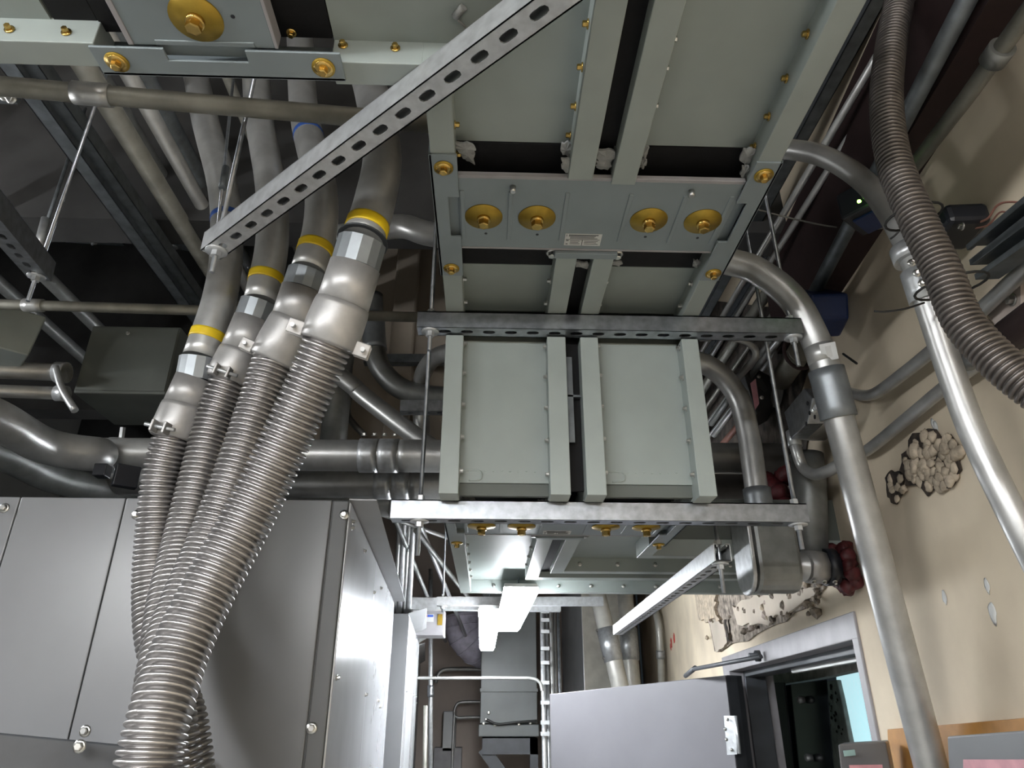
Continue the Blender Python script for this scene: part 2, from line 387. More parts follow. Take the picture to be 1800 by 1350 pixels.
joint('busway_joint', 'splice joint of the upper bus with white label and four large brass washers', ident, ZB)
JL = lambda u, w, z: V((-.404 + (w - 1.062) * .98, .64 - u, z))
joint('busway_joint', 'splice joint at top left edge, one large brass washer showing', JL, ZB, False, False, (.90, 1.232))

# ---- offset: short run, drop, lower run
T = thing('busway_offset', 'grey-green busway drop between the two long strut channels', 'busway', (.19, 1.5, ZL - .006))
for i in (0, 2, 4, 6):
    a, c = U[i], U[i + 1]
    part('rail', 'bus_paint', ident, T, [(a, c, 1.165 if i in (0, 6) else 1.183, 1.47, ZB, ZB + .05)], .0015)
    part('rail', 'bus_paint', ident, T, [(a, c, 1.43, 1.485, ZL - .006, H + .797)], .0015)
    part('rail', 'bus_paint', ident, T, [(a, c, 1.486, 1.64, ZL, ZL + .05)], .0015)
for a, c in ((U[1], U[2]), (U[5], U[6])):
    part('panel', 'bus_panel', ident, T, [(a, c, 1.275, 1.47, ZB + RC, ZB + RC + .004)])
    part('panel', 'bus_panel', ident, T, [(a, c, 1.472, 1.476, H + .455, H + .805)])
    part('panel', 'bus_panel', ident, T, [(a, c, 1.486, 1.60, ZL + RC, ZL + RC + .004)])
    part('sill', 'bus_side', ident, T, [(a, c, 1.478, 1.49, ZL + .004, H + .455)])
    part('head', 'bus_side', ident, T, [(a, c, 1.478, 1.485, H + .805, ZB + RC)])
    b = MB(); zz = H + .482
    for k in range(9): b.blob((a + .02 + k * .018, 1.472, zz + random.uniform(-.001, .001)), .0022, k, (1.5, .5, 1), 1)
    b.tube(smooth_path([(a + .005, 1.471, zz + .001), (a + .04, 1.471, zz), (a + .048, 1.469, zz - .008), (a + .044, 1.469, zz - .02), (a + .02, 1.471, zz - .022)]), .0016, 6)
    b.build('weld_bead', 'bus_paint', T, label='lumpy paint bead near the foot of the panel')
part('gap_liner', 'black_rubber', ident, T, [(U[3], U[4], 1.475, 1.482, H + .44, ZB + .05), (U[3], U[4], 1.20, 1.47, ZB + .03, ZB + .05)])
part('gap_clip', 'galv_dark', ident, T, [(U[3], U[4], 1.455, 1.46, H + .655, H + .66), (U[3] + .001, U[3] + .016, 1.455, 1.46, H + .545, H + .757)])
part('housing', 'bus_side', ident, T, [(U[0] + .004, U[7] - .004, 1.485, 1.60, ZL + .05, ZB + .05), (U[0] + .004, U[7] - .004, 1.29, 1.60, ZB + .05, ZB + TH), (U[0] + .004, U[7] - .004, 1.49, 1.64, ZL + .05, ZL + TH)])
for i in range(5):
    z = H + .475 + i * .078
    inst('screw', SCREW_S, T, (U[1], 1.452, z), (1, 0, 0)); inst('screw', SCREW_S, T, (U[2], 1.452, z - .006), (-1, 0, 0))
    inst('screw', SCREW_S, T, (U[5], 1.452, z), (1, 0, 0)); inst('screw', SCREW_S, T, (U[6], 1.452, z - .003), (-1, 0, 0))
for u, nx in ((U[1], 1), (U[2], -1), (U[5], 1), (U[6], -1)):
    inst('screw', SCREW_S, T, (u, 1.305, ZB + .025), (nx, 0, 0)); inst('screw', SCREW_S, T, (u, 1.40, ZB + .025), (nx, 0, 0))
LOW = lambda u, w, z: V((u, w + .683, z))
joint('busway_joint', 'splice joint of the lower bus just behind the lower strut channel', LOW, ZL)

# ---- lower elbow: turns right into the wall
T = thing('busway_elbow', 'lower busway elbow that turns right into the wall above the light', 'busway', (.3, 2.4, ZL))
XE = 1.105
Y1, Y2, Y3, Y4, Y5, Y6, Y7, Y8 = 2.075, 2.115, 2.335, 2.375, 2.45, 2.495, 2.765, 2.805
part('rail', 'bus_paint', ident, T, [(U[0], U[1], 1.935, Y7, ZL, ZL + .05)], .0015)
part('rail', 'bus_paint', ident, T, [(U[0], XE + .04, Y7, Y8, ZL, ZL + .05)], .0015)
part('rail', 'bus_paint', ident, T, [(U[2], U[3], 1.866, Y6, ZL, ZL + .05), (U[3], XE + .02, Y5, Y6, ZL, ZL + .05)], .0015)
part('rail', 'bus_paint', ident, T, [(U[4], U[5], 1.866, Y4, ZL, ZL + .05), (U[5], XE, Y3, Y4, ZL, ZL + .05)], .0015)
part('rail', 'bus_paint', ident, T, [(U[6], U[7], 1.935, Y1, ZL, ZL + .05), (U[6], XE - .02, Y1, Y2, ZL, ZL + .05)], .0015)
part('panel', 'bus_panel', ident, T, [(U[1], U[2], 1.968, Y6, ZL + RC, ZL + RC + .004), (U[1], XE + .03, Y6, Y7, ZL + RC, ZL + RC + .004)])
part('panel', 'bus_panel', ident, T, [(U[5], U[6], 1.968, Y3, ZL + RC, ZL + RC + .004), (U[6], XE, Y2, Y3, ZL + RC, ZL + RC + .004)])
part('gap_liner', 'black_rubber', ident, T, [(U[3], U[4], 1.90, Y5, ZL + .02, ZL + .05), (U[4], XE, Y4, Y5, ZL + .02, ZL + .05)])
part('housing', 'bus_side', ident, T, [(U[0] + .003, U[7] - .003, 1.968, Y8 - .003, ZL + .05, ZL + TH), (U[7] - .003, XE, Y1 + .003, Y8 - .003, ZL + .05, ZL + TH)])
for i in range(5):
    y = 2.05 + i * .13
    inst('screw', SCREW_S, T, (U[1], y, ZL + .022), (1, 0, 0))
    if i < 3: inst('screw', SCREW_S, T, (U[2], y + .03, ZL + .022), (-1, 0, 0))
for i in range(9): inst('screw', SCREW_S, T, (.02 + i * .125, Y7, ZL + .024), (0, -1, 0))
for i in range(6): inst('screw', SCREW_S, T, (.30 + i * .125, Y3, ZL + .024), (0, -1, 0))

# ================================================================ STRUT CHANNELS
def strut(name, p0, p1, label, m='galv', size=.0413, group='slotted strut channels', slot0=.05, face=0, up=V((0, 0, 1)), slots=True):
    """U channel from p0 to p1 (centre line of the slotted web), open side towards up"""
    p0 = V(p0); p1 = V(p1); L = (p1 - p0).length; ax = (p1 - p0).normalized(); up = (up - ax * up.dot(ax)).normalized(); ay = up.cross(ax)
    h = size / 2; t = .0026; b = MB()
    W = lambda x, y, z: p0 + ax * x + ay * y + up * z
    if slots:
        x = slot0; ends = []
        while x + .0254 < L: ends.append(x); x += .0508
        def rect(x0, x1):
            b.add([W(x0, -h, 0), W(x1, -h, 0), W(x1, h, 0), W(x0, h, 0), W(x0, -h, t), W(x1, -h, t), W(x1, h, t), W(x0, h, t)], [(0,3,2,1), (4,5,6,7)])
        if ends:
            rect(0, ends[0] - .0254); rect(ends[-1] + .0254, L)
        sa, sr = .0072, .0071
        for c in ends:
            ins = []; out = []
            for sgn in (1, -1):
                for k, a in enumerate((-90, -45, 0, 45, 90)):
                    a_ = math.radians(a); ins.append((c + sgn * (sa + sr * math.cos(a_)), sgn * sr * math.sin(a_)))
                    out.append((c + sgn * (.0254 if 0 < k < 4 else sa), sgn * (-h, -h, 0, h, h)[k]))
            n = 10; vs = [W(x_, y_, z_) for z_ in (0, t) for x_, y_ in ins] + [W(x_, y_, z_) for z_ in (0, t) for x_, y_ in out]
            fs = []
            for i in range(n):
                j = (i + 1) % n
                fs += [(i, j, 2 * n + j, 2 * n + i), (n + i, n + j, 3 * n + j, 3 * n + i), (i, j, n + j, n + i)]
            b.add(vs, fs)
    else:
        b.add([W(0, -h, 0), W(L, -h, 0), W(L, h, 0), W(0, h, 0)], [(0, 1, 2, 3)])
    for s in (-1, 1):
        b.obox(W(L / 2, s * (h - t / 2), size / 2), ax, ay, up, L / 2, t / 2, size / 2)
        b.obox(W(L / 2, s * (h - .0045), size - t / 2), ax, ay, up, L / 2, .0045, t / 2)
        b.obox(W(L / 2, s * (h - .009), size - .004), ax, ay, up, L / 2, t / 2, .004)
    return b.build(name, m, label=label, cat='strut channel', group=group)
def rod(name, p, top, label, drop=.05, plate=True, group='threaded hanger rods', m='galv_bright', cat='threaded rod'):
    p = V(p); T = thing(name, label, cat, p - V((0, 0, drop)), group)
    b = MB(); L = top - p.z + drop; n = max(8, int(L / .012)); b.rod(p - V((0, 0, drop)), V((p.x, p.y, top)), .0048, 10); b.build('shaft', 'galv', T)
    b = MB(); b.lathe(p, (0, 0, -1), [(0, .0205), (.003, .0205), (.0032, .008)], 20); b.build('washer', 'galv_bright', T)
    b = MB(); b.lathe(p - V((0, 0, .003)), (0, 0, -1), [(0, .0095), (.011, .0095)], 6, False); b.build('nut', 'galv_bright', T)
    b = MB(); b.lathe(p + V((0, 0, .0445)), (0, 0, 1), [(0, .0095), (.011, .0095)], 6, False); b.build('nut', 'galv_bright', T)
    return T
ZS1, ZS2 = H + .80, H + .3815
strut('strut_channel', (-.172, 1.4205, ZS1), (.722, 1.4205, ZS1), 'upper long strut channel across the bus above the pale vertical panels', slot0=.063)
strut('strut_channel', (-.213, 1.5155, ZS2), (.70, 1.5155, ZS2), 'lower long strut channel with bright rounded left end under the vertical panels', 'galv', slot0=.035)
ZS3 = ZL - .0425
strut('strut_channel', at(768, 1065, y=3.6), at(1060, 1065, y=3.6), 'short strut channel crossing just above the bright strip light', 'galv_bright')
rod('threaded_rod', (-.143, 1.4205, ZS1), ZC, 'hanger rod through the left end of the upper strut channel')
rod('threaded_rod', (.705, 1.4205, ZS1), ZC, 'hanger rod with wide washer at the right end of the upper strut channel', .075)
rod('threaded_rod', (-.152, 1.5155, ZS2), ZC, 'long hanger rod through the left end of the lower strut channel', .075)
rod('threaded_rod', (.682, 1.5155, ZS2), ZC, 'long hanger rod through the right end of the lower strut channel', .055)
rod('threaded_rod', at(778, 1065, y=3.6), ZC, 'thin far hanger rod beside the cabinet hood', .03)
d0, d1 = at(370, 448, z=.80), at(1010, -22, z=.80); dd = (d1 - d0).normalized()
d1 = d0 + dd * 1.0
strut('strut_channel', d0, d1, 'long diagonal strut channel under the bus elbow, slots facing down', 'galv_bright', slot0=.04)
rod('threaded_rod', d0 + dd * .022, ZC, 'hanger rod at the left tip of the diagonal strut channel', .05)
# ================================================================ FLEXIBLE CONDUITS AND THEIR RISERS
def resample(pts, step):
    pts = [V(p) for p in pts]; L = [0]
    for a, c in zip(pts, pts[1:]): L.append(L[-1] + (c - a).length)
    n = int(L[-1] / step); out = []; j = 0
    for i in range(n + 1):
        s = i * step
        while j < len(pts) - 2 and L[j + 1] < s: j += 1
        w = (s - L[j]) / max(1e-6, L[j + 1] - L[j]); out.append(pts[j].lerp(pts[j + 1], w))
    return out
def corrugated(b, pts, r, pitch, amp, seg=28):
    prof = (-1.5, .1, .75, .97, 1.0, .9, .5, -.6)
    q = resample(pts, pitch / len(prof))
    b.tube(q, r, seg, True, [r - amp + amp * prof[i % len(prof)] for i in range(len(q))])
def frame(pts, s):                     # point and direction at distance s along a path
    acc = 0
    for a, c in zip(pts, pts[1:]):
        l = (c - a).length
        if acc + l >= s: return a.lerp(c, (s - acc) / l), (c - a).normalized()
        acc += l
    return pts[-1], (pts[-1] - pts[-2]).normalized()
def dist_at(pts, p):                   # path distance of the path point nearest to p
    best = (9, 0); acc = 0
    for a, c in zip(pts, pts[1:]):
        l = (c - a).length; t = max(0, min(l, (p - a).dot((c - a).normalized()))); q = a + (c - a).normalized() * t
        e = (q - p).length
        if e < best[0]: best = (e, acc + t)
        acc += l
    return best[1]
def slice_path(pts, s0, s1, step=.01):
    n = max(2, int((s1 - s0) / step)); return [frame(pts, s0 + (s1 - s0) * i / n)[0] for i in range(n + 1)]
def riser(label, flabel, up, mid, down, R, mcoup, tape, blue=None, ang=(0.,), black=False):
    """up: riser points from the ceiling to the coupling; mid: coupling / connector points; down: flexible hose"""
    upc = smooth_path(up + [mid[0]], 6)
    T = thing('rigid_conduit', label, 'conduit', upc[-1], 'conduit risers above the flexible hoses')
    MB().tube(upc, R * .93, 24).build('pipe', 'emt', T)
    st = dist_at(upc, at(*tape[:2], d=tape[2])); MB().tube(slice_path(upc, st - .011, st + .011, .004), R * .965, 24).build('tape_band', 'yellow_tape', T, label='yellow tape band')
    if blue:
        sb = dist_at(upc, at(*blue)) if False else dist_at(upc, at(blue[0], blue[1], d=blue[2]))
        MB().tube(slice_path(upc, sb - .008, sb + .008, .004), R * .945, 24).build('tape_mark', 'blue_tape', T, label='blue tape mark')
    if black:
        a, dr = frame(upc, st + .03); MB().tube([a, mid[0]], R * 1.12, 24).build('collar', 'coupling_black', T, label='black collar below the tape')
    # coupling, sleeve, connector body, clamp
    F_ = thing('flexible_conduit', flabel, 'flexible conduit', down[-1], 'flexible metal hoses')
    ax = (mid[1] - mid[0]).normalized()
    MB().lathe(mid[0], mid[1] - mid[0], [(0, R * 1.0), (.001, R * 1.06), ((mid[1] - mid[0]).length, R * 1.06)], 14, False).build('hex_coupling', mcoup, F_, label='grey steel coupling')
    MB().lathe(mid[1], mid[2] - mid[1], [(-.002, R * 1.1), ((mid[2] - mid[1]).length + .004, R * 1.13)], 28).build('connector_sleeve', 'cast', F_)
    a = mid[2]; c = mid[3]; L = (c - a).length
    MB().lathe(a, c - a, [(0, R * 1.16), (L * .12, R * 1.2), (L * .55, R * 1.24), (L * .95, R * 1.22), (L, R * 1.12)], 28).build('connector_body', 'cast', F_)
    # clamp ears with screws on the lower edge of the connector
    axn = (c - a).normalized(); tocam = (V((0, 0, H)) - c); side = axn.cross(tocam).normalized(); front = side.cross(axn).normalized()
    if front.dot(tocam) < 0: front = -front
    if side.x < 0: side = -side
    for an in ang:
        dirn = side * math.cos(an) + front * math.sin(an); tang = axn.cross(dirn).normalized()
        e = c - axn * .010 + dirn * (R * 1.2)
        for s in (-1, 1):
            clo = MB().obox(e + tang * s * .014 + dirn * .010, axn, dirn, tang, .013, .014, .0028).build('clamp_ear', 'cast', F_, bev=.002)
        MB().rod(e + tang * -.034 + dirn * .013, e + tang * .034 + dirn * .013, .0042, 8).build('clamp_screw', 'galv_bright', clo)
    b = MB(); corrugated(b, smooth_path([c - axn * .01] + down, 14), R * 1.06, .0112, .0048); b.build('hose', 'flex', F_)
    return T, F_
P = lambda px, py, d: at(px, py, d=d)
riser('rightmost large conduit riser with yellow tape band and black collar', 'rightmost and nearest corrugated metal hose, in front of the other hoses',
      [P(612, -60, 2.05), P(625, 60, 1.80), P(655, 170, 1.58), P(672, 270, 1.42), P(660, 350, 1.33)], [P(637, 425, 1.275), P(624, 470, 1.265), P(603, 535, 1.255), P(576, 606, 1.245)],
      [P(540, 690, 1.24), P(490, 800, 1.22), P(430, 920, 1.18), P(365, 1040, 1.12), P(315, 1150, 1.06), P(280, 1260, 1.0), P(255, 1370, .96), P(246, 1480, .93)], .0415, 'coupling', (646, 400, 1.29), ang=(.15, 3.3), black=True)
riser('large conduit riser with yellow tape, second from the right', 'corrugated metal hose, second from the right at the connectors',
      [P(520, -60, 2.3), P(527, 60, 2.12), P(535, 200, 1.9), P(562, 320, 1.70), P(563, 400, 1.61)], [P(542, 478, 1.55), P(532, 510, 1.54), P(515, 565, 1.53), P(478, 636, 1.51)],
      [P(452, 720, 1.48), P(415, 830, 1.43), P(370, 950, 1.37), P(320, 1070, 1.28), P(290, 1170, 1.20), P(280, 1270, 1.14), P(280, 1370, 1.1), P(285, 1480, 1.08)], .0415, 'coupling', (551, 440, 1.58), (507, 250, 1.83), (.3, 3.3))
riser('large conduit riser with yellow tape, third from the right', 'corrugated metal hose, third from the right at the connectors',
      [P(436, -60, 2.4), P(445, 60, 2.2), P(455, 200, 1.98), P(476, 330, 1.81), P(478, 430, 1.70)], [P(458, 532, 1.63), P(446, 565, 1.62), P(424, 620, 1.60), P(401, 672, 1.58)],
      [P(378, 740, 1.56), P(352, 840, 1.51), P(325, 950, 1.45), P(300, 1060, 1.36), P(290, 1170, 1.29), P(300, 1270, 1.23), P(312, 1370, 1.2), P(320, 1480, 1.18)], .0415, 'coupling', (468, 492, 1.66), None, (1.9,))
riser('leftmost large conduit riser with yellow tape low on the pipe', 'leftmost corrugated metal hose beside the grey cabinet face',
      [P(322, -60, 2.6), P(333, 60, 2.4), P(358, 200, 2.1), P(392, 330, 1.86), P(398, 440, 1.74), P(385, 530, 1.66)], [P(352, 630, 1.60), P(345, 668, 1.59), P(325, 715, 1.575), P(303, 772, 1.55)],
      [P(287, 840, 1.53), P(277, 930, 1.50), P(272, 1030, 1.46), P(278, 1120, 1.41), P(300, 1200, 1.37), P(322, 1270, 1.33), P(335, 1370, 1.3), P(338, 1480, 1.28)], .0415, 'coupling', (365, 592, 1.62), (376, 385, 1.78), (2.1,))

# ================================================================ OTHER CONDUITS
def conduit(name, label, pts, r, m='emt', group=None, bands=(), smooth=True, cat='conduit', seg=18, n=8):
    path = smooth_path(pts, n) if smooth and len(pts) > 2 else [V(p) for p in pts]
    if not bands: return MB().tube(path, r, seg).build(name, m, label=label, cat=cat, group=group)
    T = thing(name, label, cat, path[-1], group)
    MB().tube(path, r, seg).build('pipe', m, T)
    for nm, c, s0, L, k, mm in bands:
        s = dist_at(path, c) + s0; MB().tube(slice_path(path, s - L / 2, s + L / 2, .02), r * k, seg).build(nm, mm, T)
    return T
# long horizontal pipes on the left
zA = 1.10
A = [at(-60, 146, z=zA), at(240, 166, z=zA), at(520, 196, z=zA), at(760, 216, z=zA), at(900, 230, z=zA)]
A = [A[0] + (A[0] - A[-1]) * 1.1, A[-1]]
conduit('horizontal_conduit', 'long horizontal conduit with a coupling under the upper left bus run', A, .019, 'emt_beige', bands=[('coupling', at(160, 160, z=zA), 0, .07, 1.18, 'emt')], smooth=False)
conduit('horizontal_conduit', 'thin horizontal conduit behind the hoses ending at the upper strut channel', [at(-900, 507, y=1.95), at(780, 559, y=1.95)], .0165, 'emt_beige', smooth=False, bands=[('coupling', at(58, 540, y=1.95), 0, .06, 1.25, 'emt')])
# straight overhead conduits running with the bus at upper left
def along(px, py, z, y0, y1):           # a line parallel to the bus through a pixel at height z
    p = at(px, py, z=z); return [V((p.x, y0, H + z)), V((p.x, y1, H + z))]
for px, py, z, r, m_, lb in ((262, 300, 1.55, .030, 'emt_beige', 'beige overhead conduit running away, left of the leftmost riser'),
                             (310, 280, 1.62, .024, 'emt', 'bright-edged overhead conduit next to the leftmost riser'),
                             (108, 220, 1.50, .030, 'emt_beige', 'short beige overhead conduit at the far upper left'),
                             (430, 210, 1.75, .016, 'emt_beige', 'thin tan overhead conduit between the risers'),
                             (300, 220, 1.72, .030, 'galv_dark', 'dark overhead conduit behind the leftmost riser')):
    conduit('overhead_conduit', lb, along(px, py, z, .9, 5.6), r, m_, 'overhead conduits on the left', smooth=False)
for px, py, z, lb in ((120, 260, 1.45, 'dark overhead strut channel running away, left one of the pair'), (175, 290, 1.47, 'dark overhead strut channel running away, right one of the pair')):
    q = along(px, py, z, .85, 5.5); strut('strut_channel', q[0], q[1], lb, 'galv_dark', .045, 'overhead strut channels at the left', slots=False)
s0 = at(70, 492, d=1.7); s1 = at(-40, 365, d=1.35)
strut('strut_channel', s0, s1, 'short slotted strut channel jutting in at the left edge', 'galv', .05, slot0=.045)
rod('threaded_rod', s0 + (s1 - s0).normalized() * .025, ZC, 'hanger rod under the short strut channel at the left edge', .07)
T = thing('threaded_rod', 'sagging hanger rod with a bright sleeve above the left edge strut', 'threaded rod', at(66, 440, d=2.2), 'threaded hanger rods')
MB().rod(at(66, 440, d=2.2), at(150, 190, d=2.6), .006).build('shaft', 'galv_dark', T); MB().rod(at(66, 440, d=2.19), at(80, 385, d=2.25), .0135).build('sleeve', 'galv_bright', T)
T = thing('threaded_rod', 'thin hanger rod with a dark turnbuckle beside the leftmost riser', 'threaded rod', at(384, 395, d=1.62), 'threaded hanger rods')
MB().rod(at(384, 395, d=1.62), at(410, 140, d=2.05), .004).build('shaft', 'galv', T); MB().rod(at(391, 330, d=1.7), at(397, 295, d=1.76), .009).build('turnbuckle', 'galv_dark', T)
# clamp on the end of the dark strut
T = thing('beam_clamp', 'small bright clamp at the left end of the horizontal conduit', 'clamp', at(20, 180, d=1.55))
b = MB(); b.obox(at(16, 165, d=1.55), V((1, 0, 0)), V((0, 1, 0)), V((0, 0, 1)), .022, .012, .02); b.build('body', 'galv_dark', T, bev=.003)
inst('bolt', BOLT_S, T, at(20, 173, d=1.53), (0, -.8, -.6)); inst('bolt', BOLT_S, T, at(8, 168, d=1.53), (0, -.8, -.6))

# big conduits over the cabinet
TB = []
for i, (py, Yc_, z, xl, xc) in enumerate(((797, 2.42, .84, 200, 666), (850, 2.74, .845, 330, 690), (884, 3.02, .85, 420, 715))):
    zc = at(600, py, y=Yc_).z; xr = 1.12 + .04 * i
    pts = [V((at(150, py, y=Yc_).x, Yc_, zc)), V((xr, Yc_, zc))]
    if i == 0: pts = [at(-650, 560, d=1.5), at(-380, 600, d=1.65), at(-150, 680, d=1.86), at(-10, 735, d=2.05), at(80, 783, d=2.25), at(170, 798, d=2.36), at(270, 798, y=Yc_), pts[1]]
    c = at(xc, py, y=Yc_)
    T = conduit('horizontal_conduit', ('nearest large horizontal conduit above the cabinet, bending up at the left', 'middle large horizontal conduit above the cabinet', 'farthest large horizontal conduit just above the cabinet top')[i],
                pts, .057, 'emt', 'large conduits above the cabinet', smooth=True,
                bands=[('coupling', c + V((-.036, 0, 0)), 0, .066, 1.09, 'galv_bright'), ('coupling', c + V((.036, 0, 0)), 0, .066, 1.09, 'galv_bright'), ('sleeve', c + V((.20, 0, 0)), 0, .25, 1.05, 'emt')], seg=28)
    for k, dx in enumerate((-.055, -.018, .018, .055)): inst('screw', BOLT_S, T, c + V((dx, -.02, .060)), (0, -.3, 1))
# second bending conduit and its clamp at far left
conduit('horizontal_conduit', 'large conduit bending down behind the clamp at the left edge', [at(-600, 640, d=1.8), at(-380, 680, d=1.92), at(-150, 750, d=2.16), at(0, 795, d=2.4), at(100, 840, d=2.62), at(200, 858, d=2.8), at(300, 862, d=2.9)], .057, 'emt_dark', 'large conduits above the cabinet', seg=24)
T = thing('pipe_clamp', 'bright strap clamp on a dark bracket around the left conduit', 'clamp', at(215, 850, d=2.2))
c = at(203, 800, y=2.42); MB().tube([c + V((-.02, 0, 0)), c + V((.02, 0, 0))], .064, 24).build('strap', 'galv_bright', T)
b = MB(); b.obox(at(222, 838, d=2.22), V((.8, .6, 0)), V((-.6, .8, 0)), V((0, 0, 1)), .035, .015, .035); b.obox(at(180, 828, d=2.22), V((1, 0, 0)), V((0, 1, 0)), V((0, 0, 1)), .02, .02, .02)
b.build('bracket', 'device_black', T, bev=.003); b = MB(); b.lathe(at(214, 766, y=2.40), (0, -.2, 1), [(-.02, .01), (.03, .01)], 6, False); b.build('bolt', 'galv_bright', T)

# ------- the bend into the conduit body on the right wall
OD = .034
c2 = [at(744, 800, y=2.72), at(742, 760, y=2.70), at(739, 690, y=2.64), at(748, 648, y=2.55), at(785, 620, y=2.4), at(900, 615, y=2.2), at(1100, 628, y=2.0), at(1215, 634, y=2.0), at(1262, 655, y=2.0), at(1298, 700, y=2.0), at(1315, 760, y=2.0), at(1324, 820, y=2.0), at(1333, 880, y=2.0), at(1340, 915, y=2.0)]
conduit('bent_conduit', 'conduit looping over behind the drop and down into the elbow fitting', c2, OD, 'emt', bands=[('connector', at(1337, 880, y=2.0), 0, .07, 1.2, 'coupling')])
T = thing('elbow_fitting', 'large grey elbow conduit fitting with bright rounded cover at the right wall', 'conduit fitting', at(1350, 1045, y=2.0))
zt, zb_ = at(1350, 905, y=2.0).z, at(1350, 1043, y=2.0).z; xc = at(1350, 975, y=2.0).x
b = MB(); poly = []
for k in range(12):
    a = math.pi * k / 11; poly.append(V((xc + .0, 2.0 + .062 * math.cos(a), zb_ + .062 - .062 * math.sin(a))))
poly += [V((xc, 2.0 - .062, zt)), V((xc, 2.0 + .062, zt))]
b.prism([p + V((-.055, 0, 0)) for p in poly], (.125, 0, 0)); b.build('body', 'emt_dark', T, bev=.012)
b = MB(); b.prism([V((p.x - .075, 2.0 + (p.y - 2.0) * 1.12, p.z - (.006 if p.z < zt - .01 else 0))) for p in poly], (.012, 0, 0)); cv = b.build('cover', 'galv_bright', T, bev=.003, label='bright steel cover plate')
MB().tube([V((xc + .05, 2.0, zb_ + .075)), V((wall(0, 0).x + .09, 2.04, zb_ + .075))], .04, 24).build('nipple', 'emt', T)
MB().tube([V((xc + .10, 2.0, zb_ + .075)), V((xc + .16, 2.01, zb_ + .075))], .047, 8).build('lock_nut', 'cast', T)
MB().tube([V((xc + .16, 2.01, zb_ + .075)), V((xc + .19, 2.01, zb_ + .075))], .052, 24).build('gland', 'device_black', T)
for k in range(3): inst('bolt', SCREW_S, T, V((xc + .11 + k * .03, 1.98, zb_ + .03)), (0, -.5, -1))
b = MB()
q = V((wall(.5, 0).x - .03, 2.02, zb_ + .075))
for k in range(14):
    a = k * .45; b.blob(q + V((random.uniform(-.012, .02), math.cos(a) * .055, math.sin(a) * .055)), .022, k, (1, 1, 1), 2)
b.build('firestop_putty', 'firestop', label='red firestop putty where the elbow fitting enters the wall', cat='sealant')

# ------- big conduit in front of the right wall
c1 = [at(600, 415, d=2.0), at(700, 398, d=1.95), at(760, 412, d=1.9), at(900, 430, d=1.86), at(1150, 440, d=1.80), at(1290, 462, d=1.75), at(1345, 485, d=1.72), at(1395, 528, d=1.69), at(1430, 590, d=1.66), at(1452, 650, d=1.63), at(1476, 740, d=1.60), at(1500, 830, d=1.58), at(1550, 1020, d=1.545), at(1600, 1210, d=1.51), at(1655, 1420, d=1.475)]
T = conduit('bent_conduit', 'large bright conduit curving over the bus and down the right wall', c1, .0335, 'emt', seg=28,
            bands=[('coupling', at(1470, 690, d=1.61), 0, .115, 1.2, 'coupling'), ('sticker', at(1459, 622, d=1.645), 0, .042, 1.01, 'emt')])
st = at(1457, 618, d=1.605); nrm = (V((0, 0, H)) - st).normalized(); sx = nrm.cross(V((0, 0, 1))).normalized() * -1; sy = nrm.cross(sx)
MB().obox(st, sx, sy, nrm, .017, .02, .0012).build('sticker', 'label_white', T, label='white paper sticker'); MB().obox(st + nrm * .001, sx, sy, nrm, .006, .013, .001).build('sticker', 'emt', T)

# ------- conduit and flexible hose at the right edge
c3 = [at(1150, 262, d=1.75), at(1300, 262, d=1.65), at(1380, 262, d=1.6), at(1450, 276, d=1.52), at(1520, 320, d=1.44), at(1570, 385, d=1.37), at(1602, 450, d=1.31), at(1635, 545, d=1.27), at(1670, 650, d=1.24), at(1715, 770, d=1.20), at(1800, 945, d=1.13), at(1890, 1120, d=1.08)]
T = conduit('bent_conduit', 'slim conduit curving over the bus to the upper right and down the wall', c3, .0225, 'emt', seg=20, bands=[('connector', at(1618, 500, d=1.28), 0, .06, 1.3, 'galv_bright'), ('connector', at(1604, 445, d=1.31), 0, .03, 1.45, 'galv_bright')])
for k in range(3): inst('screw', SCREW_S, T, at(1603 + k * 9, 462 + k * 18, d=1.245), (-.3, -.8, -.2))
f1 = [at(1590, -140, d=1.55), at(1583, -20, d=1.46), at(1566, 80, d=1.38), at(1558, 180, d=1.31), at(1572, 285, d=1.24), at(1612, 385, d=1.17), at(1655, 475, d=1.12), at(1690, 560, d=1.08), at(1740, 620, d=1.04), at(1800, 672, d=1.0), at(1900, 740, d=.95)]
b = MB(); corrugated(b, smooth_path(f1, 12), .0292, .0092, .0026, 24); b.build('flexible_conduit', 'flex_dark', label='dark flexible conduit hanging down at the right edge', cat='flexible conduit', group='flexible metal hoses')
def tie(label, px, py, d, r, ax, tail):
    T = thing('cable_tie', label, 'cable tie', at(px, py, d=d), 'black cable ties'); c = at(px, py, d=d); ax = V(ax).normalized()
    up = V((0, 0, 1)); a = ax.cross(up).normalized(); e = ax.cross(a); ring = [c + (a * math.cos(w * .3142) * r[0] + e * math.sin(w * .3142) * r[1]) for w in range(21)]
    MB().tube(ring, .0022, 6, False).build('loop', 'wire_black', T)
    MB().tube(smooth_path([at(*q) if False else at(q[0], q[1], d=q[2]) for q in tail], 5), .0018, 6).build('tail', 'wire_black', T)
dv = (f1[7] - f1[5])
tie('black cable tie with a long tail around conduit and hose', 1672, 503, 1.16, (.034, .055), dv, [(1625, 532, 1.2), (1590, 543, 1.2), (1555, 548, 1.2), (1537, 547, 1.2)])
tie('black cable tie around the hose above the conduit connector', 1606, 381, 1.2, (.033, .045), dv, [(1590, 395, 1.25), (1575, 412, 1.26), (1565, 420, 1.27)])
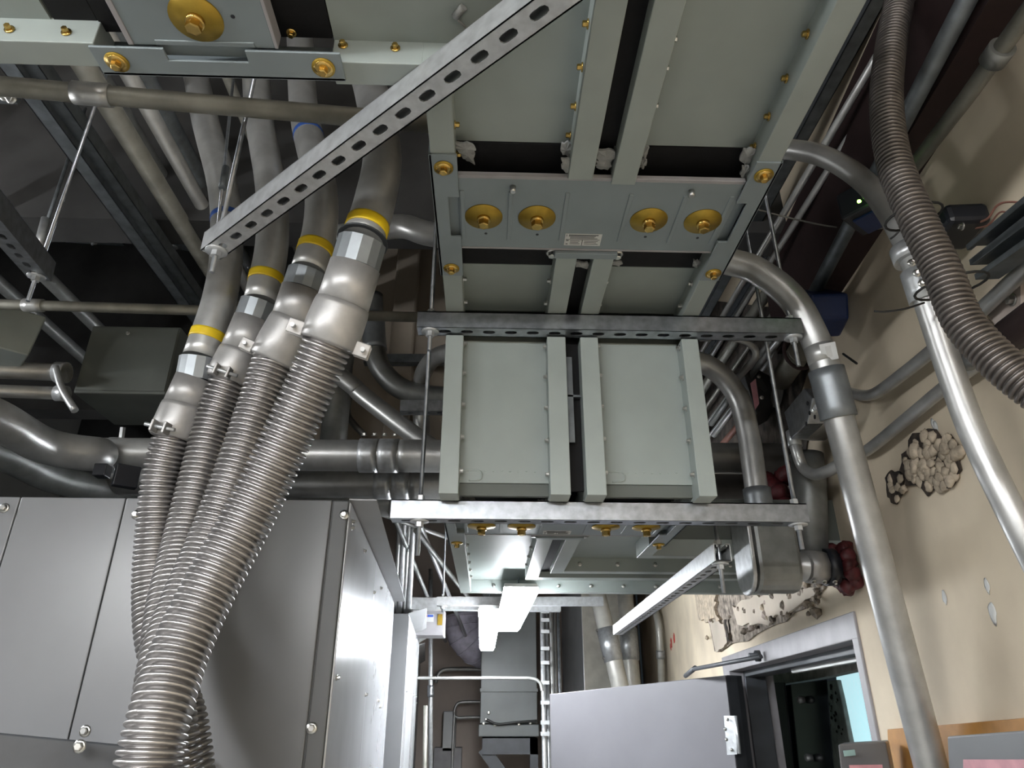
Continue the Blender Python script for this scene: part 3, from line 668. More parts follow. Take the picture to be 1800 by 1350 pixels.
# ================================================================ CABINETS ON THE LEFT
K0 = at(614, 880, y=1.7)                              # front right top corner of the near cabinet
zt = K0.z
T = thing('switchgear_cabinet', 'large near grey steel cabinet behind the hoses', 'cabinet', (K0.x - .9, 1.9, 0))
b = MB(); DEPTH = 1.72
foot = [K0, K0 + CU * DEPTH, V((-2.6, K0.y + DEPTH, zt)), V((-2.6, K0.y, zt))]
b.prism([V((p.x, p.y, 0.0)) for p in [K0 - CN * .004 + CU * .004, K0 + CU * DEPTH - CN * .004, V((-2.6, K0.y + DEPTH, zt)), V((-2.6, K0.y + .004, zt))]], (0, 0, zt - .002)); b.build('body', 'cabinet_dark', T)
xs = [-2.6, at(38, 875, y=1.7).x, at(222, 880, y=1.7).x, at(585, 880, y=1.7).x]
for i in range(3):
    MB().box((xs[i] + .0015, K0.y - .004, .05), (xs[i + 1] - .0015, K0.y + .004, zt)).build('front_panel', 'cabinet', T, bev=.0025)
MB().box((xs[3] + .001, K0.y - .001, .05), (K0.x - .001, K0.y + .02, zt)).build('corner_post', 'cabinet_dark', T, bev=.003)
sd = (0.0, .74, DEPTH)
for i in range(2):
    p = K0 + CU * (sd[i] + .002); q = K0 + CU * (sd[i + 1] - .002)
    MB().prism([V((p.x, p.y, .05)), V((q.x, q.y, .05)), V((q.x, q.y, zt - .004)), V((p.x, p.y, zt - .004))], CN * .005).build('side_panel', 'sheet', T, bev=.002)
hx = at(660, 877, z=zt - H).x - K0.x
p, q = K0 + V((0, 0, .001)), K0 + CU * DEPTH + V((0, 0, .001))
MB().prism([p, q, q + CN * (hx * .8), p + CN * hx], (0, 0, .004)).build('hood', 'sheet_matte', T, label='overhanging drip hood')
for px, py in ((240, 905), (605, 905), (548, 1280), (150, 1285), (8, 893)): inst('bolt', BOLT_S, T, at(px, py, y=K0.y - .004), (0, -1, 0))
for s, z in ((.05, zt - .04), (.05, zt - .055), (.35, zt - .05), (.72, zt - .11), (.95, zt - .06), (.05, zt - .4), (.72, zt - .42), (1.2, zt - .43), (1.3, zt - .45)):
    inst('bolt', SCREW_S, T, K0 + CU * s + CN * .005 + V((0, 0, z - zt)), CN)
# rail across the near cabinet's lower part
T2 = thing('guard_rail', 'dark steel rail with a bolt across the cabinet at the bottom left', 'rail', at(60, 1350, d=1.30))
a, c = at(-150, 1274, d=1.26), at(330, 1320, d=1.42); dr = (c - a).normalized()
MB().obox((a + c) / 2 - V((0, 0, .03)), dr, V((-dr.y, dr.x, 0)), V((0, 0, 1)), (c - a).length / 2, .012, .030).build('rail', 'frame_dark', T2, bev=.003)
MB().obox((a + c) / 2 - V((0, 0, .075)), dr, V((-dr.y, dr.x, 0)), V((0, 0, 1)), (c - a).length / 2, .010, .012).build('lower_rail', 'frame_dark', T2, bev=.003)
inst('bolt', BOLT_S, T2, at(140, 1312, d=1.30), (.1, -1, 0))

# farther cabinets along the corridor
def cabinet(label, s0, s1, z1, off, seams, m='sheet'):
    p0 = K0 + CU * s0 + CN * off; T = thing('switchgear_cabinet', label, 'cabinet', (p0.x - .4, p0.y, 0), 'grey cabinets along the corridor')
    p = V((p0.x, p0.y, 0)); q = p + CU * (s1 - s0)
    MB().prism([p, q, q - CN * 1.6, p - CN * 1.6], (0, 0, z1)).build('body', 'cabinet', T)
    ss = [0] + seams + [s1 - s0]
    for i in range(len(ss) - 1):
        a = p + CU * (ss[i] + .004); c = p + CU * (ss[i + 1] - .004)
        MB().prism([V((a.x, a.y, .05)), V((c.x, c.y, .05)), V((c.x, c.y, z1 - .01)), V((a.x, a.y, z1 - .01))], CN * .006).build('side_panel', 'sheet' if i % 2 == 0 else 'sheet_matte', T, bev=.002)
        for zz in (.35, 1.0): inst('bolt', SCREW_S, T, V(((a.x + c.x) / 2, (a.y + c.y) / 2, z1 - zz)) + CN * .006, CN)
    a = V((p.x, p.y, z1)); c = V((q.x, q.y, z1))
    MB().prism([a, c, c + CN * .05 + V((0, 0, .03)), a + CN * .09 + V((0, 0, .03))], (0, 0, .004)).build('hood', 'sheet_matte', T)
    return T
cabinet('second grey cabinet along the corridor behind the near cabinet', 1.98, 3.6, H + .455, .06, [.25, .9, 1.2])
cabinet('third grey cabinet along the corridor near its far end', 3.75, 5.6, H + .44, .01, [.8])
for i, (px, Y_) in enumerate(((697, 3.95), (706, 3.9), (714, 3.96), (722, 3.9))):
    p = at(px, 1000, y=Y_); MB().rod(V((p.x, p.y, H + .455)), V((p.x, p.y, ZC)), .012 + .004 * (i % 2), 10).build('vertical_conduit', 'galv_bright' if i % 2 else 'emt', label=('first', 'second', 'third', 'fourth')[i] + ' from left of the thin upright conduits between the cabinets', cat='conduit', group='upright conduits between the cabinets')

# ================================================================ LAMPS
def strip_light(name, label, c, L, w, axis, lens, h=.05, group='strip lights', hw=.38, hh=.02, top=None):
    c = V(c); ax = V(axis).normalized(); ay = V((0, 0, 1)).cross(ax); T = thing(name, label, 'lamp', c, group)
    up = V((0, 0, 1))
    MB().obox(c + up * (h + hh), ax, ay, up, L / 2, w * hw, hh).build('housing', 'lamp_white', T, bev=.003)
    b = MB(); prof = [(-w / 2, h), (-w / 2, h * .45), (-w * .38, 0), (w * .38, 0), (w / 2, h * .45), (w / 2, h)]
    b.prism([c - ax * (L / 2 - .012) + ay * y + up * z for y, z in prof], ax * (L - .024)); b.build('lens', lens, T, label='glowing lens')
    for s in (-1, 1):
        b = MB(); b.prism([c + ax * s * (L / 2 - .012) + ay * y * 1.02 + up * z for y, z in prof], ax * s * .012); b.build('end_cap', lens if lens == 'lens_hall' else 'lamp_white', T)
    for s in (-.35, .35): MB().rod(c + ax * (s * L) + up * (h + .03), V(((c + ax * s * L).x, (c + ax * s * L).y, top or ZC)), .003, 6).build('hanger', 'galv_dark', T)
    return T
p = at(916, 1050, z=.372); q = at(893, 1110, z=.372); l1 = (p + q) / 2
strip_light('strip_light', 'large glowing strip light right behind the lower bus', l1, (p - q).length, .120, (q - p), 'lens_hall', .034, hw=.5, hh=.007)
p = at(861, 1090, z=.40); q = at(856, 1144, z=.40)
strip_light('strip_light', 'smaller glowing strip light farther down the corridor', (p + q) / 2, (p - q).length, .105, (q - p), 'lens_hall', .05, hw=.5, hh=.01)
strip_light('strip_light', 'strip light behind the viewer on the left', (-1.1, -1.5, H + .70), 1.5, .17, (1, .2, 0), 'lens_room')
strip_light('strip_light', 'strip light behind the viewer on the right', (.2, -3.0, H + .72), 1.5, .17, (1, 0, 0), 'lens_room')

strip_light('strip_light', 'added unseen strip light beside the viewer on the far left', (-1.75, -.55, H + .62), 1.3, .17, (0, 1, 0), 'lens_room')  # unseen lamp added to throw more light onto the right wall
strip_light('strip_light', 'added short strip light out of view above the cabinets at the far left', (-2.45, 1.45, H + .95), .6, .17, (0, 1, 0), 'lens_room')  # unseen lamp added to brighten the pipes and plaster past the bus

# ================================================================ CORRIDOR END
T = thing('transformer', 'dark grey steel enclosure on a wall bracket at the corridor end', 'transformer', at(895, 1300, y=6.0))
x0, x1 = at(845, 1200, y=6.0).x, at(944, 1200, y=6.0).x; z0, z1 = at(895, 1272, y=6.0).z, H + 1.0
MB().box((x0, 6.0, z0), (x1, 6.6, z1)).build('body', 'transformer', T, bev=.006)
MB().box((x0 - .01, 5.99, z0 - .09), (x1 + .01, 6.6, z0 - .005)).build('base_pan', 'transformer', T, bev=.006)
MB().box((x0 - .005, 5.985, at(895, 1213, y=6.0).z - .012), (x1 + .005, 6.0, at(895, 1213, y=6.0).z + .012)).build('lip', 'transformer', T)
b = MB(); b.tube(smooth_path([at(855, 1265, y=5.97), at(875, 1273, y=5.96), at(905, 1270, y=5.96), at(944, 1267, y=5.97)]), .009, 8); b.build('cable', 'wire_black', T)
for px, py in ((850, 1272), (870, 1274), (912, 1273), (932, 1271), (859, 1253), (855, 1265)): inst('bolt', BOLT_S, T, at(px, py, y=5.985), (0, -1, 0))
T = thing('wall_bracket', 'dark steel angle bracket carrying the enclosure', 'bracket', at(900, 1400, y=6.0))
zbr = z0 - .1
MB().box((x0 + .02, 6.0, zbr - .11), (x1, 6.6, zbr)).build('shelf_beam', 'frame_dark', T)
MB().obox((x0 + .27, 6.05, zbr - .36), V((.64, 0, -.77)), V((0, 1, 0)), V((.77, 0, .64)), .38, .03, .045).build('brace', 'frame_dark', T)
MB().box((x1 - .06, 6.0, 0), (x1, 6.06, zbr)).build('post', 'frame_dark', T)
# ribbed air hose
b = MB(); pth = smooth_path([at(800, 1095, y=6.3), at(806, 1130, y=6.35), at(835, 1150, y=6.4), at(880, 1150, y=6.45)], 10)
T = thing('air_hose', 'mauve ribbed fabric air hose curving beside the dark enclosure', 'duct', pth[-1])
b = MB(); pth = [at(812, 1080, y=6.35), at(816, 1112, y=6.35), at(836, 1136, y=6.4), at(850, 1140, y=6.6), at(850, 1140, y=7.6)]; pth = smooth_path(pth, 10); b.tube(pth, .15, 24); b.build('fabric', 'duct_cloth', T)
for s in range(6):
    c, dr = frame(pth, .03 + s * .07); a = dr.cross(V((0, 0, 1))).normalized(); e = dr.cross(a)
    MB().tube([c + (a * math.cos(w * .2618) + e * math.sin(w * .2618)) * .152 for w in range(25)], .006, 6, False).build('rib', 'duct_cloth', T)
# junction box with red and blue label
T = thing('junction_box', 'pale junction box with a red and blue label beside the cabinets', 'junction box', at(750, 1115, y=4.6))
c = at(752, 1093, y=4.6); MB().box((c.x - .10, c.y, c.z - .08), (c.x + .10, c.y + .2, c.z + .08)).build('body', 'frame_paint', T, bev=.004)
MB().box((c.x - .055, c.y - .003, c.z), (c.x + .035, c.y, c.z + .045)).build('label', 'label_white', T)
MB().box((c.x - .05, c.y - .005, c.z + .028), (c.x - .005, c.y - .003, c.z + .042)).build('print', 'label_red', T); MB().box((c.x - .003, c.y - .005, c.z + .028), (c.x + .033, c.y - .003, c.z + .042)).build('print', 'label_blue', T)
MB().box((c.x + .06, c.y - .006, c.z - .02), (c.x + .09, c.y, c.z + .045)).build('latch', 'brass', T)
# struts and trays across the corridor
strut('strut_channel', at(720, 1072, y=4.4), at(985, 1075, y=4.4), 'wide strut channel crossing the corridor behind the strip light', 'galv_bright', .07, slots=False)
conduit('corridor_conduit', 'thin conduit crossing the corridor in front of the dark enclosure', [at(690, 1192, y=5.2), at(900, 1192, y=5.2), at(935, 1193, y=5.2), at(949, 1200, y=5.2), at(953, 1215, y=5.2)], .011, 'emt', 'corridor conduits')
conduit('corridor_conduit', 'upright conduit beside the third cabinet', [at(757, 1000, y=5.6), at(757, 1500, y=5.6)], .016, 'galv_bright', 'corridor conduits', smooth=False, bands=[('coupling', at(757, 1215, y=5.6), 0, .08, 1.5, 'galv')])
conduit('corridor_conduit', 'tan upright conduit low beside the third cabinet', [at(748, 1240, y=5.0), at(745, 1500, y=5.0)], .014, 'emt_beige', 'corridor conduits', smooth=False)
conduit('corridor_conduit', 'curved conduit on the far wall under the air hose', [at(790, 1500, y=7.4), at(798, 1270, y=7.4), at(806, 1262, y=7.4), at(870, 1260, y=7.4)], .014, 'emt', 'corridor conduits', n=4)
conduit('corridor_conduit', 'upper curved conduit on the far wall', [at(765, 1200, y=7.3), at(775, 1180, y=7.3), at(800, 1176, y=7.3), at(870, 1177, y=7.3)], .02, 'emt', 'corridor conduits', n=4)
conduit('corridor_conduit', 'middle curved conduit on the far wall', [at(798, 1255, y=7.4), at(802, 1240, y=7.4), at(815, 1234, y=7.4), at(870, 1234, y=7.4)], .014, 'emt', 'corridor conduits', n=4)
for px, py, w_, h_, lb in ((790, 1285, .06, .17, 'tall grey wireway on the far wall'), (787, 1335, .13, .10, 'white-fronted box low on the far wall')):
    c = at(px, py, y=7.45); MB().box((c.x - w_, 7.4, c.z - h_), (c.x + w_, 7.58, c.z + h_)).build('wall_box', 'frame_paint' if w_ > .1 else 'sheet_matte', label=lb, cat='box', bev=.005)
# upright strut post with conduits on the right side of the corridor
T = thing('strut_post', 'upright bundle of strut and conduits beside the corridor doorway', 'post', at(965, 1500, y=5.4))
for k, (px, r, m_) in enumerate(((955, .017, 'galv_bright'), (962, .017, 'galv_bright'), (971, .013, 'emt'), (977, .010, 'emt'), (984, .012, 'galv'))):
    p = at(px, 1200, y=5.35 + .04 * (k % 2)); MB().rod(V((p.x, p.y, .2)), V((p.x, p.y, at(px, 1062, y=5.4).z)), r, 10).build('tube', m_, T)
for py in (1075, 1090, 1110, 1140, 1165, 1200, 1235, 1270, 1290):
    c = at(958, py, y=5.3); MB().obox(c, V((1, 0, 0)), V((0, 1, 0)), V((0, 0, 1)), .03, .012, .012).build('clip', 'galv_bright', T)
# steel cabinet at the right
T = thing('wall_cabinet', 'tall shiny steel cabinet on the right side of the corridor', 'cabinet', at(1020, 1500, y=6.2))
a0, a1, a2 = at(988, 1100, y=6.9), at(1024, 1100, y=6.2), at(1098, 1100, y=6.3); ztop = H + 1.1
MB().prism([V((a0.x, a0.y, .0)), V((a1.x, a1.y, .0)), V((a2.x, a2.y, .0)), V((a2.x, a2.y + .6, .0)), V((a0.x, a2.y + .6, .0))], (0, 0, ztop)).build('body', 'galv_paint', T, bev=.004)
d = (a1 - a0); nn = V((d.y, -d.x, 0)).normalized(); nn = nn if nn.y < 0 else -nn
MB().prism([V((a0.x, a0.y, .1)), V((a1.x, a1.y, .1)), V((a1.x, a1.y, ztop - .02)), V((a0.x, a0.y, ztop - .02))], nn * .006).build('door', 'sheet', T, bev=.003)
# pair of large conduits rising at right
for i, (t0, t1, Y_, lb) in enumerate(((( 1048, 1035), (1092, 1215), 5.6, 'slanting large upright conduit left of the pair on the far right wall'), ((1098, 1035), (1113, 1215), 6.0, 'straight large upright conduit right of the pair on the far right wall'))):
    a, c = at(*t0, y=Y_), at(*t1, y=Y_ - .05); e = c + (c - a) * 1.2; up_ = a + (a - c) * .8; mid = a.lerp(c, .56)
    T = thing('upright_conduit', lb, 'conduit', e, 'large upright conduits on the far right wall')
    MB().tube([up_, e], .064, 24).build('pipe', 'galv_paint', T); dr = (c - a).normalized()
    MB().tube([mid - dr * .12, mid + dr * .12], .072, 24).build('coupling', 'galv_bright', T)
    for s in (-.1, .1): inst('bolt', BOLT_S, T, mid + dr * s + V((-.072, -.02, 0)), (-1, -.3, 0))
conduit('upright_conduit', 'thin upright conduit on the cream wall right of the pair', [wp(1128, 1000, .05), wp(1140, 1045, .05), wp(1155, 1085, .05), wp(1160, 1130, .05), wp(1164, 1215, .05)], .028, 'galv_paint', bands=[('strap', wp(1161, 1150, .05), 0, .06, 1.25, 'galv_bright')])
# ================================================================ RIGHT SIDE
e0, e1 = at(1272, 986, z=.33), at(1086, 1116, z=.33)
strut('strut_channel', e0, e1, 'slanting-looking strut channel below the bus beside the elbow fitting', 'galv_bright', slot0=.035)
rod('threaded_rod', e0 + (e1 - e0).normalized() * .03, ZL + .03, 'short hanger rod at the near end of the strut below the bus', .07)

# ---- conduits clipped to the right wall
conduit('wall_conduit', 'upper of the two thin conduits climbing the tan wall behind the bright conduit', [wp(1494, 690, .02), wp(1515, 695, .03), wp(1541, 690, .04), wp(1590, 655, .04), wp(1645, 611, .04), wp(1730, 540, .04), wp(1900, 380, .04)], .0145, 'emt', 'thin conduits on the tan wall')
conduit('wall_conduit', 'lower of the two thin conduits climbing the tan wall', [wp(1512, 797, .02), wp(1531, 787, .03), wp(1600, 731, .03), wp(1669, 675, .03), wp(1800, 580, .03), wp(1900, 500, .03)], .0145, 'emt', 'thin conduits on the tan wall')
conduit('wall_conduit', 'U-bent conduit from the steel box behind the bright conduit', [wp(1395, 765, .12), wp(1401, 795, .12), wp(1412, 822, .11), wp(1432, 834, .1), wp(1455, 828, .09), wp(1480, 815, .07)], .017, 'emt', bands=[('connector', wp(1396, 772, .12), 0, .05, 1.25, 'galv_bright')])
for i, (p0, p1, lb) in enumerate((((1742, 447), (1900, 325), 'upper strut rail on the wall at the right edge'), ((1752, 472), (1900, 370), 'lower strut rail on the wall at the right edge'))):
    strut('strut_channel', wp(*p0, .06), wp(*p1, .06), lb, 'galv_dark', .04, 'strut rails on the wall', up=WN, slots=False)
T = thing('wall_plate', 'pale plate with a bolt on the wall behind the flexible hose', 'plate', wp(1780, 560, .01))
a = [wp(1735, 545, .012), wp(1800, 490, .012), wp(1800, 555, .012), wp(1770, 590, .012)]; MB().prism(a, WN * .006).build('plate', 'plaster_far', T); inst('bolt', BOLT_S, T, wp(1780, 527, .018), WN)
conduit('wall_conduit', 'stub of dark conduit behind the hose at the right edge', [wp(1700, 635, .05), wp(1730, 620, .05)], .02, 'emt_dark', smooth=False)
conduit('wall_conduit', 'thick dark bar at the right edge behind the hose', [wp(1775, 590, .05), wp(1900, 500, .05)], .03, 'maroon', smooth=False)
# upper ledge pipe
conduit('ledge_pipe', 'thin pale pipe along the top of the wall at upper right', [wp(1600, 300, .12), wp(1700, 170, .12), wp(1800, 30, .12), wp(1850, -40, .12)], .014, 'emt_beige', smooth=False, bands=[('bracket', wp(1752, 92, .12), 0, .03, 1.5, 'emt_dark')])
conduit('ledge_pipe', 'fat dull pipe at the top right behind the flexible hose', [wp(1395, 585, .102), wp(1720, -40, .102)], .018, 'galv_dark', smooth=False)
MB().lathe(at(1640, -14, d=1.5), ray(1652, 12) * 0 + V((.3, -.2, -1)), [(0, .06), (.02, .066), (.05, .04)], 24).build('bell_fitting', 'cast', label='round pale fitting cut off at the top right edge', cat='fitting')
MB().prism([wall(-1.5, H + 1.12, .0), wall(-1.5, H + 1.45, .0), wall(.6, H + 1.45, .0), wall(.6, H + 1.12, .0)], WN * .08).build('ledge_board', 'maroon', label='dark maroon ledge along the top of the right wall', cat='ledge')

# ---- devices
T = thing('controller', 'black device with a glowing green light near the ceiling', 'device', at(1520, 385, d=1.60))
c = at(1522, 365, d=1.60); MB().obox(c, V((.8, .6, 0)), V((-.6, .8, 0)), V((0, 0, 1)), .05, .04, .035).build('case', 'device_black', T, bev=.006); MB().obox(c + V((.01, .0, -.035)), V((.8, .6, 0)), V((-.6, .8, 0)), V((0, 0, 1)), .035, .03, .004).build('cover', 'blue_box', T)
MB().blob(at(1510, 354, d=1.525), .0042, 1, (1, 1, 1), 2).build('led', 'led_green', T, label='small glowing green light')
T = thing('beam_sensor', 'dark small fitting on the wall behind the flexible hose', 'fitting', wp(1685, 410, .03))
b = MB(); b.obox(wp(1680, 400, .05), WU, V((0, 0, 1)), WN, .05, .022, .04); b.build('case', 'device_black', T, bev=.01); inst('screw', SCREW_S, T, wp(1692, 398, .09), WN)
b = MB(); b.tube(smooth_path([wp(1705, 395, .03), wp(1735, 385, .03), wp(1752, 362, .03), wp(1775, 355, .03), wp(1830, 360, .03)], 6), .0022, 6); b.tube(smooth_path([wp(1712, 402, .03), wp(1738, 395, .03), wp(1762, 372, .03), wp(1800, 395, .03), wp(1830, 420, .03)], 6), .0018, 6); b.build('wire', 'copper_red', T, label='thin reddish wires')
b = MB(); b.tube(smooth_path([at(1300, 360, d=2.0), at(1388, 383, d=2.0), at(1460, 398, d=1.9), at(1530, 403, d=1.8), at(1590, 395, d=1.7)], 8), .0025, 6); b.build('sagging_wire', 'emt_beige', label='thin pale wire sagging below the ceiling conduits', cat='wire')
T = thing('hanging_box', 'dark blue box beside the bend of the bright conduit', 'box', wp(1470, 590, .06))
b = MB(); b.prism([wp(1440, 530, .05), wp(1458, 508, .05), wp(1492, 515, .05), wp(1494, 560, .05), wp(1478, 592, .05), wp(1462, 580, .05)], WN * .10); b.build('case', 'blue_box', T, bev=.008)
T = thing('cable_tie', 'short black tie end sticking out right of the bright conduit', 'cable tie', wp(1497, 632, .1), 'black cable ties'); MB().rod(wp(1482, 622, .1), wp(1506, 639, .1), .003, 6).build('tail', 'wire_black', T)

# ---- ceiling conduits between bus and wall
k = 0
for px, z, r, m_, lb in ((1268, 1.35, .010, 'emt', 'first'), (1292, 1.35, .010, 'emt', 'second'), (1318, 1.42, .022, 'emt_beige', 'third, thick and dull'), (1352, 1.35, .009, 'emt_beige', 'fourth'), (1385, 1.30, .012, 'emt', 'fifth'), (1412, 1.25, .009, 'emt', 'sixth')):
    q = along(px, 560, z, .95, 5.5); conduit('ceiling_conduit', lb + ' from left of the ceiling conduits between bus and wall', q, r, m_, 'ceiling conduits beside the right wall', smooth=False, seg=10)
for px, py0, z, lb in ((1270, 500, 1.6, 'left'), (1340, 480, 1.6, 'right')):
    q = along(px, py0, z, 1.0, 5.5); strut('strut_channel', q[0], q[1], lb + ' dark strut channel near the ceiling beside the right wall', 'galv_dark', .04, 'ceiling struts at the right', slots=False)
conduit('ceiling_conduit', 'small conduit hooking down right of the bus drop', [at(1228, 591, y=1.9), at(1270, 592, y=1.9), at(1305, 598, y=1.9), at(1326, 612, y=1.92), at(1327, 630, y=1.95), at(1310, 650, y=2.05), at(1294, 667, y=2.15)], .0115, 'emt', bands=[('connector', at(1240, 590, y=1.9), 0, .035, 1.35, 'galv_bright')])
conduit('ceiling_conduit', 'bright thin conduit slanting from the strut to the dark box', [at(1378, 588, y=2.0), at(1342, 632, y=2.15), at(1308, 675, y=2.3)], .011, 'galv_bright', smooth=False)
for i, (a, c) in enumerate((((1290, 690), (1250, 745)), ((1305, 700), (1255, 765)), ((1318, 725), (1262, 790)))):
    conduit('ceiling_conduit', ('upper', 'middle', 'lower')[i] + ' short conduit seen between the bus drop and the looping conduit', [at(*a, y=2.6), at(*c, y=2.9)], .013, ('emt_dark', 'emt', 'copper_red')[i], smooth=False)

# ---- boxes on the wall
T = thing('disconnect_box', 'dark box with a long pale label behind the looping conduit', 'box', at(1335, 740, y=2.25))
c = [at(1305, 650, y=2.2), at(1333, 648, y=2.25), at(1362, 665, y=2.4), at(1362, 712, y=2.4), at(1330, 728, y=2.25)]
b = MB(); b.prism(c, (.03, .16, .0)); b.build('case', 'cabinet_dark', T, bev=.005)
ln = V((0, -1, -.1)); q = [at(1319, 674, y=2.19), at(1328, 666, y=2.19), at(1334, 710, y=2.19), at(1327, 721, y=2.19)]; MB().prism(q, (0, -.003, 0)).build('label', 'label_pink', T, label='long pale label')
for px, py in ((1334, 662), (1339, 699), (1312, 689)): inst('screw', SCREW_S, T, at(px, py, y=2.18), (0, -1, 0))
T = thing('junction_box', 'galvanized steel box with knockouts behind the bright conduit', 'junction box', wp(1415, 775, .03))
a = [wp(1378, 725, .16), wp(1412, 683, .16), wp(1428, 700, .16), wp(1418, 745, .16), wp(1390, 772, .16)]; MB().prism(a, -WN * .05).build('lid', 'galv', T, bev=.003)
a = [wp(1412, 683, .16), wp(1462, 690, .05), wp(1468, 735, .05), wp(1428, 775, .05), wp(1390, 772, .16), wp(1418, 745, .16)]; MB().prism(a, -WN * .04).build('body', 'galv', T, bev=.003)
for px, py in ((1420, 709), (1424, 726), (1433, 733), (1418, 745)): b = MB(); b.lathe(wp(px, py, .165), WN, [(0, .006), (.002, .006)], 10); b.build('knockout', 'device_black', T)
b = MB()
for k in range(5): b.blob(wp(1430 + k * 3, 722 - k * 4, .17), .008, k, (1, 1, 1), 1)
b.build('foil', 'galv_bright', T, label='crumpled shiny foil')
T = thing('conduit_hanger', 'dark red ring hanger around a grey pipe end by the strut tip', 'clamp', at(1402, 660, y=1.9))
c = at(1404, 620, y=1.9); MB().tube([c + V((math.cos(w * .2618) * .045, 0, math.sin(w * .2618) * .055)) for w in range(25)], .006, 8, False).build('ring', 'maroon', T); MB().tube([c + V((0, -.01, 0)), c + V((.02, .2, 0))], .035, 20).build('pipe', 'emt_beige', T)
conduit('bent_conduit', 'stubby grey elbow on the dark wall above the galvanized box', [at(1398, 640, y=2.3), at(1392, 668, y=2.3), at(1376, 690, y=2.35), at(1362, 705, y=2.4)], .035, 'emt', seg=20)
# firestopped conduits passing behind the drop into the wall
for i, (py, y_) in enumerate(((822, 2.42), (862, 2.74))): pass
b = MB(); q = at(1385, 850, y=2.2)
for k in range(16): b.blob(q + V((random.uniform(-.05, .05), random.uniform(-.03, .08), random.uniform(-.09, .06))), random.uniform(.02, .034), k + 40, (1, 1, 1), 2)
b.build('firestop_putty', 'firestop', label='dark red firestop mass around the conduits by the lower strut end', cat='sealant')
conduit('upright_conduit', 'dull grey pipe standing behind the lower strut tip', [at(1425, 990, y=2.05), at(1423, 850, y=2.05), at(1418, 800, y=2.05)], .05, 'emt_dark', smooth=False, seg=20)

MB().prism([wp(1180, 520, .002), wp(1398, 545, .002), wp(1425, 640, .002), wp(1405, 700, .002), wp(1440, 715, .002), wp(1420, 780, .002), wp(1415, 830, .002), wp(1438, 905, .002), wp(1432, 985, .002), wp(1180, 985, .002)], WN * .004).build('broken_chase', 'shaded_mortar', label='torn-open strip of wall, shade painted in, behind the conduits beside the bus drop', cat='hole')  # broken wall face; the shade around it is put into the dark colour
# ---- broken plaster patches
def rubble(name, label, px, py, w, h, n, r, seed, cat='rubble'):
    rr = random.Random(seed); T = thing(name, label, cat, wp(px, py + h, .01)); c = wp(px, py)
    pts = []
    for k in range(26):
        a = 2 * math.pi * k / 26; s = rr.uniform(.82, 1.15); pts.append(wp(px + math.cos(a) * w * s * 1.06, py + math.sin(a) * h * s * 1.05, .003))
    MB().prism(pts, WN * .004).build('broken_edge', 'hole_dirt', T, label='dark ragged edge of the hole')
    k = 0; tries = 0; done = []
    while k < n and tries < 2000:
        tries += 1; a, q = rr.uniform(0, 6.283), math.sqrt(rr.uniform(0, 1)); x, y = px + math.cos(a) * q * w * .95, py + math.sin(a) * q * h * .92
        if any((x - u) ** 2 + (y - v) ** 2 < (r * .62) ** 2 for u, v in done): continue
        done.append((x, y)); s = rr.uniform(.75, 1.25) * r * .00095
        MB().blob(wp(x, y, .006 + rr.uniform(0, .006)), s, seed * 100 + k, (rr.uniform(.35, .55), rr.uniform(.85, 1.3), rr.uniform(.8, 1.25)), 2).build('stone', 'rubble', T); k += 1
    return T
rubble('rubble_patch', 'large hole in the tan wall packed with pale stones', 1640, 812, 50, 53, 46, 14, 3)
rubble('rubble_patch', 'small dark hole in the tan wall beside the stone-packed one', 1575, 855, 16, 27, 7, 11, 4)
# torn plaster strip above the door
rr = random.Random(9); T = thing('broken_plaster', 'torn grey plaster and broken edges above the door frame', 'rubble', wp(1340, 1120, .01))
def ragged(name, m_, top, bot, off, th, amp):
    a = []
    for (x0, y0), (x1, y1) in list(zip(top, top[1:])) + [(top[-1], bot[-1])] + list(zip(bot[::-1], bot[::-1][1:])):
        for k in range(5): t = k / 5; a.append((x0 + (x1 - x0) * t + rr.uniform(-amp, amp), y0 + (y1 - y0) * t + rr.uniform(-amp, amp)))
    a.append(bot[0]); return MB().prism([wp(x, y, off) for x, y in a], WN * th).build(name, m_, T)
ragged('mortar', 'mortar', [(1236, 1030), (1300, 1000), (1400, 985), (1450, 960)], [(1258, 1145), (1330, 1118), (1420, 1070), (1455, 1030)], .004, .006, 4)
ragged('plaster_flap', 'plaster_grey', [(1285, 1068), (1330, 1048), (1380, 1040), (1435, 1030)], [(1300, 1098), (1345, 1100), (1390, 1075), (1440, 1045)], .012, .010, 5)
ragged('plaster_flap', 'plaster_grey', [(1250, 1095), (1262, 1092), (1276, 1098)], [(1262, 1146), (1275, 1138), (1284, 1125)], .012, .012, 3)
ragged('crack', 'hole_dirt', [(1272, 1090), (1277, 1090)], [(1279, 1132), (1283, 1122)], .026, .002, 2)
ragged('plaster_flap', 'rubble', [(1228, 1040), (1250, 1040), (1262, 1045)], [(1232, 1090), (1250, 1092), (1266, 1086)], .012, .016, 5)
for k in range(40):
    t = rr.uniform(0, 1); MB().blob(wp(1236 + t * 215 + rr.uniform(-6, 6), 1112 - t * 62 + rr.uniform(-34, 24), .02), rr.uniform(.008, .02), k + 300, (1, 1, 1), 1).build('crumb', rr.choice(['rubble', 'mortar', 'plaster_far', 'mortar']), T)
T = thing('paint_splash', 'small red paint splash on the cream wall', 'paint mark', wp(1182, 1128, .003))
for px, py, s in ((1185, 1122, .03), (1180, 1130, .03), (1179, 1137, .022)): MB().blob(wp(px, py, .003), s, int(px), (.15, .7, 1.2), 2).build('mark', 'label_red', T)
T = thing('chipped_paint', 'pale chips in the paint right of the lower strut end', 'paint mark', wp(1450, 930, .002))
